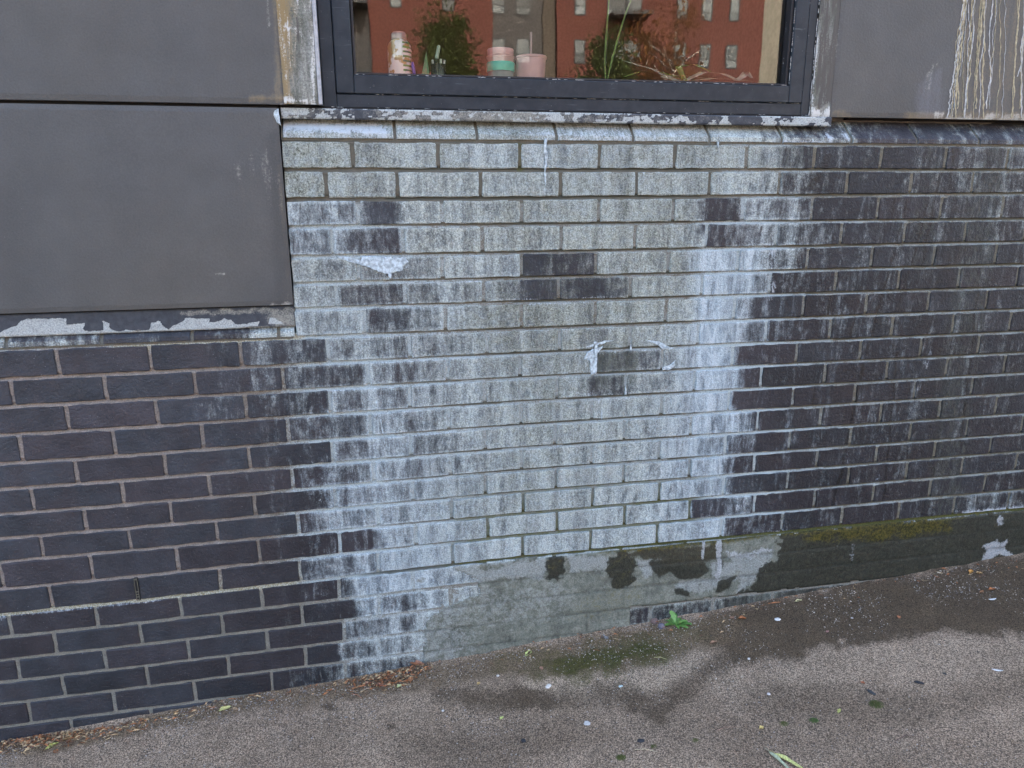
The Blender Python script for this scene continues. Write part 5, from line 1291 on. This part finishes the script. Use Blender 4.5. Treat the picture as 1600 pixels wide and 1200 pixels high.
lump('pebble', 1170, 1030, .004, (.60, .58, .54), 'tiny white pebble on the dark stain edge', 'pebble', .6)
lump('pebble', 1331, 966, .004, (.42, .40, .37), 'tiny pale pebble on the damp ground', 'pebble', .5)
lump('pebble', 1201, 1085, .005, (.58, .56, .54), 'small white pebble on the pale asphalt in the middle right', 'pebble', .5)
lump('pebble', 778, 1057, .005, (.56, .52, .46), 'small cream pebble left of the moss patch', 'pebble', .6)
lump('pebble', 692, 1111, .004, (.52, .50, .46), 'small cream pebble under the left of the dark stain', 'pebble', .6)
lump('pebble', 620, 1057, .006, (.36, .38, .40), 'grey blue pebble in the litter heap', 'pebble', .7)
lump('pebble', 638, 1054, .009, (.018, .022, .030), 'black pebble in the litter heap', 'pebble', .7)
lump('pebble', 455, 1118 - 30, .004, (.5, .49, .46), 'tiny white pebble at the wall foot left of the litter heap', 'pebble', .6)
def feather(x, y, ang, lab):
    p = gpt(x, y); V = []; F = []; n = 10
    for i in range(n):
        t = i / (n - 1); w_ = .0045 * math.sin(math.pi * (t * .9 + .08)) ** .7
        X_ = (t - .5) * .030; z = .003 + .004 * (t - .5) ** 2 * 4 * .5
        V += [(X_, -w_, z + .001), (X_, 0, z + .002), (X_, w_, z + .0008)]
    for i in range(n - 1):
        for j in (0, 1): F.append((i * 3 + j, i * 3 + j + 1, i * 3 + j + 4, i * 3 + j + 3))
    o = mesh_obj('feather', V, F, leafmat((.68, .68, .66)), smooth=True); o.location = tuple(p); o.rotation_euler = (0, 0, R(ang)); tag(o, lab, 'feather')
feather(1550, 938, 0, 'small white feather on the damp ground'); feather(1558, 1049, -25, 'small white feather on the dry asphalt at right')
def straw(x0, y0, x1, y1, colr, lab, rad=.0009, bow=.004, name='twig'):
    a, b = gpt(x0, y0, .002), gpt(x1, y1, .002); bm = bmesh.new(); m_ = (a + b) / 2 + np.array([0, bow, .002])
    tube(bm, [tuple(a - a), tuple(m_ - a), tuple(b - a)], [rad, rad, rad * .5], 6); o = bm_obj(name, bm, leafmat(colr)); o.location = tuple(a); tag(o, lab, 'twig', 'straws and twigs on the pavement')
straw(992, 1172, 1028, 1176, (.50, .42, .28), 'straight straw near the bottom of the photo in the middle', .0010)
straw(1022, 1028, 1042, 1031, (.45, .42, .20), 'short yellow straw on the right of the moss patch')
straw(1400, 1158, 1440, 1153, (.10, .06, .05), 'dark curved twig on the asphalt at lower right', .0009, .012)
straw(564, 1080, 588, 1080, (.50, .40, .28), 'pale curved stalk in front of the litter heap', .0008, .010)
straw(550, 1085, 566, 1092, (.40, .16, .08), 'reddish stalk under the litter heap')
straw(900, 984, 992 - 85, 986, (.48, .42, .14), 'tiny yellow straw at the wall foot') if False else None
straw(822, 1011, 838, 1007, (.55, .42, .22), 'cream stalk at the wall foot above the pale green leaf', .0013)
straw(1303, 975, 1312, 972, (.45, .40, .34), 'pale curled stalk on the damp ground', .0006, .008)
straw(1446, 1072, 1440, 1088, (.42, .36, .26), 'thin straw below the long black pebble', .0006)
straw(160, 1140, 60, 1163, (.30, .20, .12), 'thin brown stalk lying in the bottom left litter', .0009, .006)
straw(1120, 1142, 1150, 1137, (.30, .17, .12), 'thin brown stalk left of the golden leaf', .0005)

# the green weed
def weed():
    p = gpt(1056, 978); t = empty('weed', tuple(p)); t.scale = (1.6, 1.6, 1.6); tag(t, 'green leafy weed with toothed leaves growing at the wall foot', 'weed')
    g1, g2 = simple('weed_green', (.075, .18, .035), .6, .35, 90), simple('weed_light_green', (.13, .26, .06), .5, .25, 90)
    spec = [(95, .036, .012, 1.1), (60, .022, .010, .5), (20, .028, .013, .55), (-15, .036, .016, .35), (-45, .030, .014, .2), (140, .026, .010, .7), (165, .022, .009, .5), (-90, .020, .008, .4), (110, .022, .009, .9), (75, .030, .009, 1.0), (-5, .026, .010, .8), (45, .026, .010, .75), (175, .030, .010, .25)]
    for k, (a, ln, wd, up) in enumerate(spec):
        V = []; F = []; n = 9; ca, sa = math.cos(R(a)), math.sin(R(a))
        for i in range(n):
            s = i / (n - 1); w_ = wd * .5 * math.sin(math.pi * min(.99, s * .85 + .1)) * (1.15 if i % 2 else .72)
            if s < .25: w_ *= .35
            d = ln * s; z = up * ln * (s - .55 * s * s * (2 - up)) + .002
            y_shrink = .8
            for q in (-1, 0, 1):
                V.append((ca * d - sa * q * w_, (sa * d + ca * q * w_) * y_shrink, z + abs(q) * w_ * .25))
        for i in range(n - 1):
            for j in (0, 1): F.append((i * 3 + j, i * 3 + j + 1, i * 3 + j + 4, i * 3 + j + 3))
        mesh_obj('leaf', V, F, g1 if k % 2 else g2, t, True)
    bm = bmesh.new(); tube(bm, [(0, 0, -.004), (.001, 0, .012)], [.0022, .0014], 6); bm_obj('stem', bm, g1, t)
weed()

# moss tufts standing in the asphalt
def tuft(x, y, rad, lab, dense=260):
    p = gpt(x, y); V = []; F = []; rg = random.Random(int(x))
    for k in range(dense):
        a = rg.uniform(0, 6.28); r_ = rad * math.sqrt(rg.random()); h = .004 * (1 - (r_ / rad) ** 2) + .0015
        bx, by = math.cos(a) * r_ * 1.3, math.sin(a) * r_; dx, dy = rg.gauss(0, .0012), rg.gauss(0, .0012)
        n0 = len(V); V += [(bx - .0006, by, 0), (bx + .0006, by, 0), (bx + dx, by + dy, h * rg.uniform(.7, 1.6))]; F.append((n0, n0 + 1, n0 + 2))
    o = mesh_obj('moss_tuft', V, F, leafmat((.10, .125, .035) if x != 1272 else (.08, .15, .04))); o.location = tuple(p); tag(o, lab, 'moss')
tuft(1370, 1101, .017, 'largest green moss tuft in the asphalt at lower right', 700); tuft(1272, 1126, .010, 'small bright green moss tuft left of the largest one'); tuft(970, 1184, .011, 'yellow green moss tuft near the bottom edge in the middle')
tuft(1087, 1158, .009, 'olive moss tuft right of the straight straw'); tuft(1225, 1131, .010, 'faint olive moss tuft left of the small bright green one', 160); tuft(1022, 1167, .008, 'smallest moss tuft, just above the straw', 120)

def moss():
    V = []; F = []; rg = random.Random(21); P = [(800, 1032), (880, 1018), (950, 1000), (1010, 1005), (1060, 1000), (1045, 1030), (985, 1040), (930, 1056), (860, 1064), (790, 1050)]
    xs = RNG.uniform(770, 1090, 26000); ys = RNG.uniform(985, 1070, 26000)
    d = poly(xs, ys, P, 22, 20) * sstep(fbm(xs * .05, ys * .08, 3), .34, .62); ok = RNG.random(26000) < d * .8
    for x, y in zip(xs[ok], ys[ok]):
        p = gpt(x, y); dx, dy = rg.gauss(0, .0014), rg.gauss(0, .0014); n0 = len(V); h = rg.uniform(.0015, .0045); z = float(gz(p[0])) - .001
        V += [(p[0] - .0009, p[1], z), (p[0] + .0009, p[1], z), (p[0] + dx, p[1] + dy, z + h)]; F.append((n0, n0 + 1, n0 + 2))
    tag(mesh_obj('moss', V, F, leafmat((.080, .088, .022))), 'dark green moss growing on the asphalt along the wall', kind='stuff')
moss()
def ledge_moss():
    V = []; F = []; rg = random.Random(31)
    for k in range(5200):
        x = rg.uniform(860, 1640); u = upx(16, x) if False else float(at(x, np.interp(x, [800, 1600], [872, 796]))[0])
        if float(fbm(np.array(u * 9.0), np.array(2.0), 3)) < .40: continue
        z = float(bed(16.5, u)) + rg.uniform(-.007, .002); y = rg.uniform(-.0045, .002); n0 = len(V); h = rg.uniform(.0012, .0038); dx = rg.gauss(0, .001)
        V += [(u - .0008, y, z), (u + .0008, y, z), (u + dx, y - h * .8, z + h * .5)]; F.append((n0, n0 + 1, n0 + 2))
    o = mesh_obj('ledge_moss', V, F, leafmat((.075, .078, .016)), WALL); o['kind'] = 'stuff'
ledge_moss()

# grit, crumbs and leaf litter
def scatter(name, lab, n, sampler, sizes, cols, flat=.6, leafy=False, seed=2):
    rg = random.Random(seed)
    for ci, cc in enumerate(cols):
        V = []; F = []
        for k in range(n // len(cols)):
            x, y = sampler(rg); p = gpt(x, y)
            if p[1] > -.001: continue
            s = rg.uniform(*sizes) * (1.6 if rg.random() < .06 else 1); a = rg.uniform(0, 6.28); ca, sa = math.cos(a), math.sin(a); n0 = len(V)
            z0 = float(gz(p[0])) + (.004 + .012 * vn1(p[0])) * math.exp(p[1] / .035)
            if leafy:
                l = s * rg.uniform(1.5, 4.5); hh = rg.uniform(.001, .008)
                q = [(-l, 0, rg.uniform(0, .003)), (0, s * .5, hh), (l, 0, rg.uniform(0, .005)), (0, -s * .5, hh * .4)]
                V += [(p[0] + ca * u - sa * v, p[1] + (sa * u + ca * v) * .7, z0 + .002 + w_) for u, v, w_ in q]; F += [(n0, n0 + 3, n0 + 2, n0 + 1)]
            else:
                q = [(-1, -.6, 0), (1, -.5, 0), (.7, .8, 0), (-.8, .7, 0), (-.4, 0, 1), (.5, .1, .8)]
                V += [(p[0] + s * (ca * u - sa * v) * rg.uniform(.8, 1.2), p[1] + s * (sa * u + ca * v), z0 - s * .15 + s * w_ * flat * 1.4) for u, v, w_ in q]
                F += [tuple(n0 + i for i in f) for f in ((0, 1, 5, 4), (1, 2, 5), (2, 3, 4, 5), (3, 0, 4))]
        o = mesh_obj(name, V, F, leafmat(cc)); tag(o, lab[ci] if isinstance(lab, list) else lab, kind='stuff')
def vn1(x): return float(fbm(np.array(x * 9 + 3.0), np.array(1.0), 2))
WALLFOOT = [(0, 1163), (200, 1131), (358, 1094), (500, 1072), (600, 1053), (660, 1040), (760, 1020), (900, 990), (1000, 976), (1110, 960), (1200, 936), (1300, 914), (1400, 899), (1500, 887), (1600, 873)]
def footy(x): return float(np.interp(x, [a for a, _ in WALLFOOT], [b for _, b in WALLFOOT]))
def s_foot(rg):
    x = rg.uniform(-40, 1640); return x, footy(x) + abs(rg.gauss(0, 1)) * (14 if x < 500 else 34) + 1
def s_right(rg):
    x = rg.uniform(700, 1640); return x, footy(x) + rg.random() ** 1.2 * 130
def s_all(rg):
    x = rg.uniform(-20, 1620); y0 = footy(x) + 4; return x, rg.uniform(y0, 1215)
def s_litter(rg):
    u = rg.random()
    if u < .42: x = rg.uniform(-40, 240) ; x = x if rg.random() < .6 else rg.gauss(70, 40); return x, footy(x) + abs(rg.gauss(0, 8)) + 2
    if u < .80: x = rg.gauss(612, 34); return x, footy(x) + abs(rg.gauss(0, 11)) + 3
    if u < .88: x = rg.uniform(240, 560); return x, footy(x) + abs(rg.gauss(0, 7)) + 2
    x = rg.uniform(760, 1600); return x, footy(x) + abs(rg.gauss(0, 14)) + 2
scatter('grit', ['pale grit washed along the foot of the wall', 'brown grit washed along the foot of the wall', 'grey grit washed along the foot of the wall'], 5200, s_foot, (.0008, .0024), [(.42, .36, .29), (.10, .075, .055), (.20, .19, .18)])
scatter('gravel', ['cream stone chips scattered on the damp ground', 'dark stone chips scattered on the damp ground'], 2600, s_right, (.0008, .0022), [(.46, .41, .34), (.05, .045, .04)], seed=5)
scatter('gravel', ['pale chips proud of the asphalt', 'black chips in the asphalt'], 4200, s_all, (.0007, .0018), [(.40, .37, .34), (.04, .038, .038)], .4, seed=8)
scatter('leaf_litter', ['orange brown leaf litter at the foot of the wall', 'straw coloured leaf litter at the foot of the wall', 'dark brown leaf litter at the foot of the wall'], 1500, s_litter, (.0015, .0042), [(.30, .12, .045), (.42, .30, .16), (.10, .055, .03)], leafy=True, seed=9)
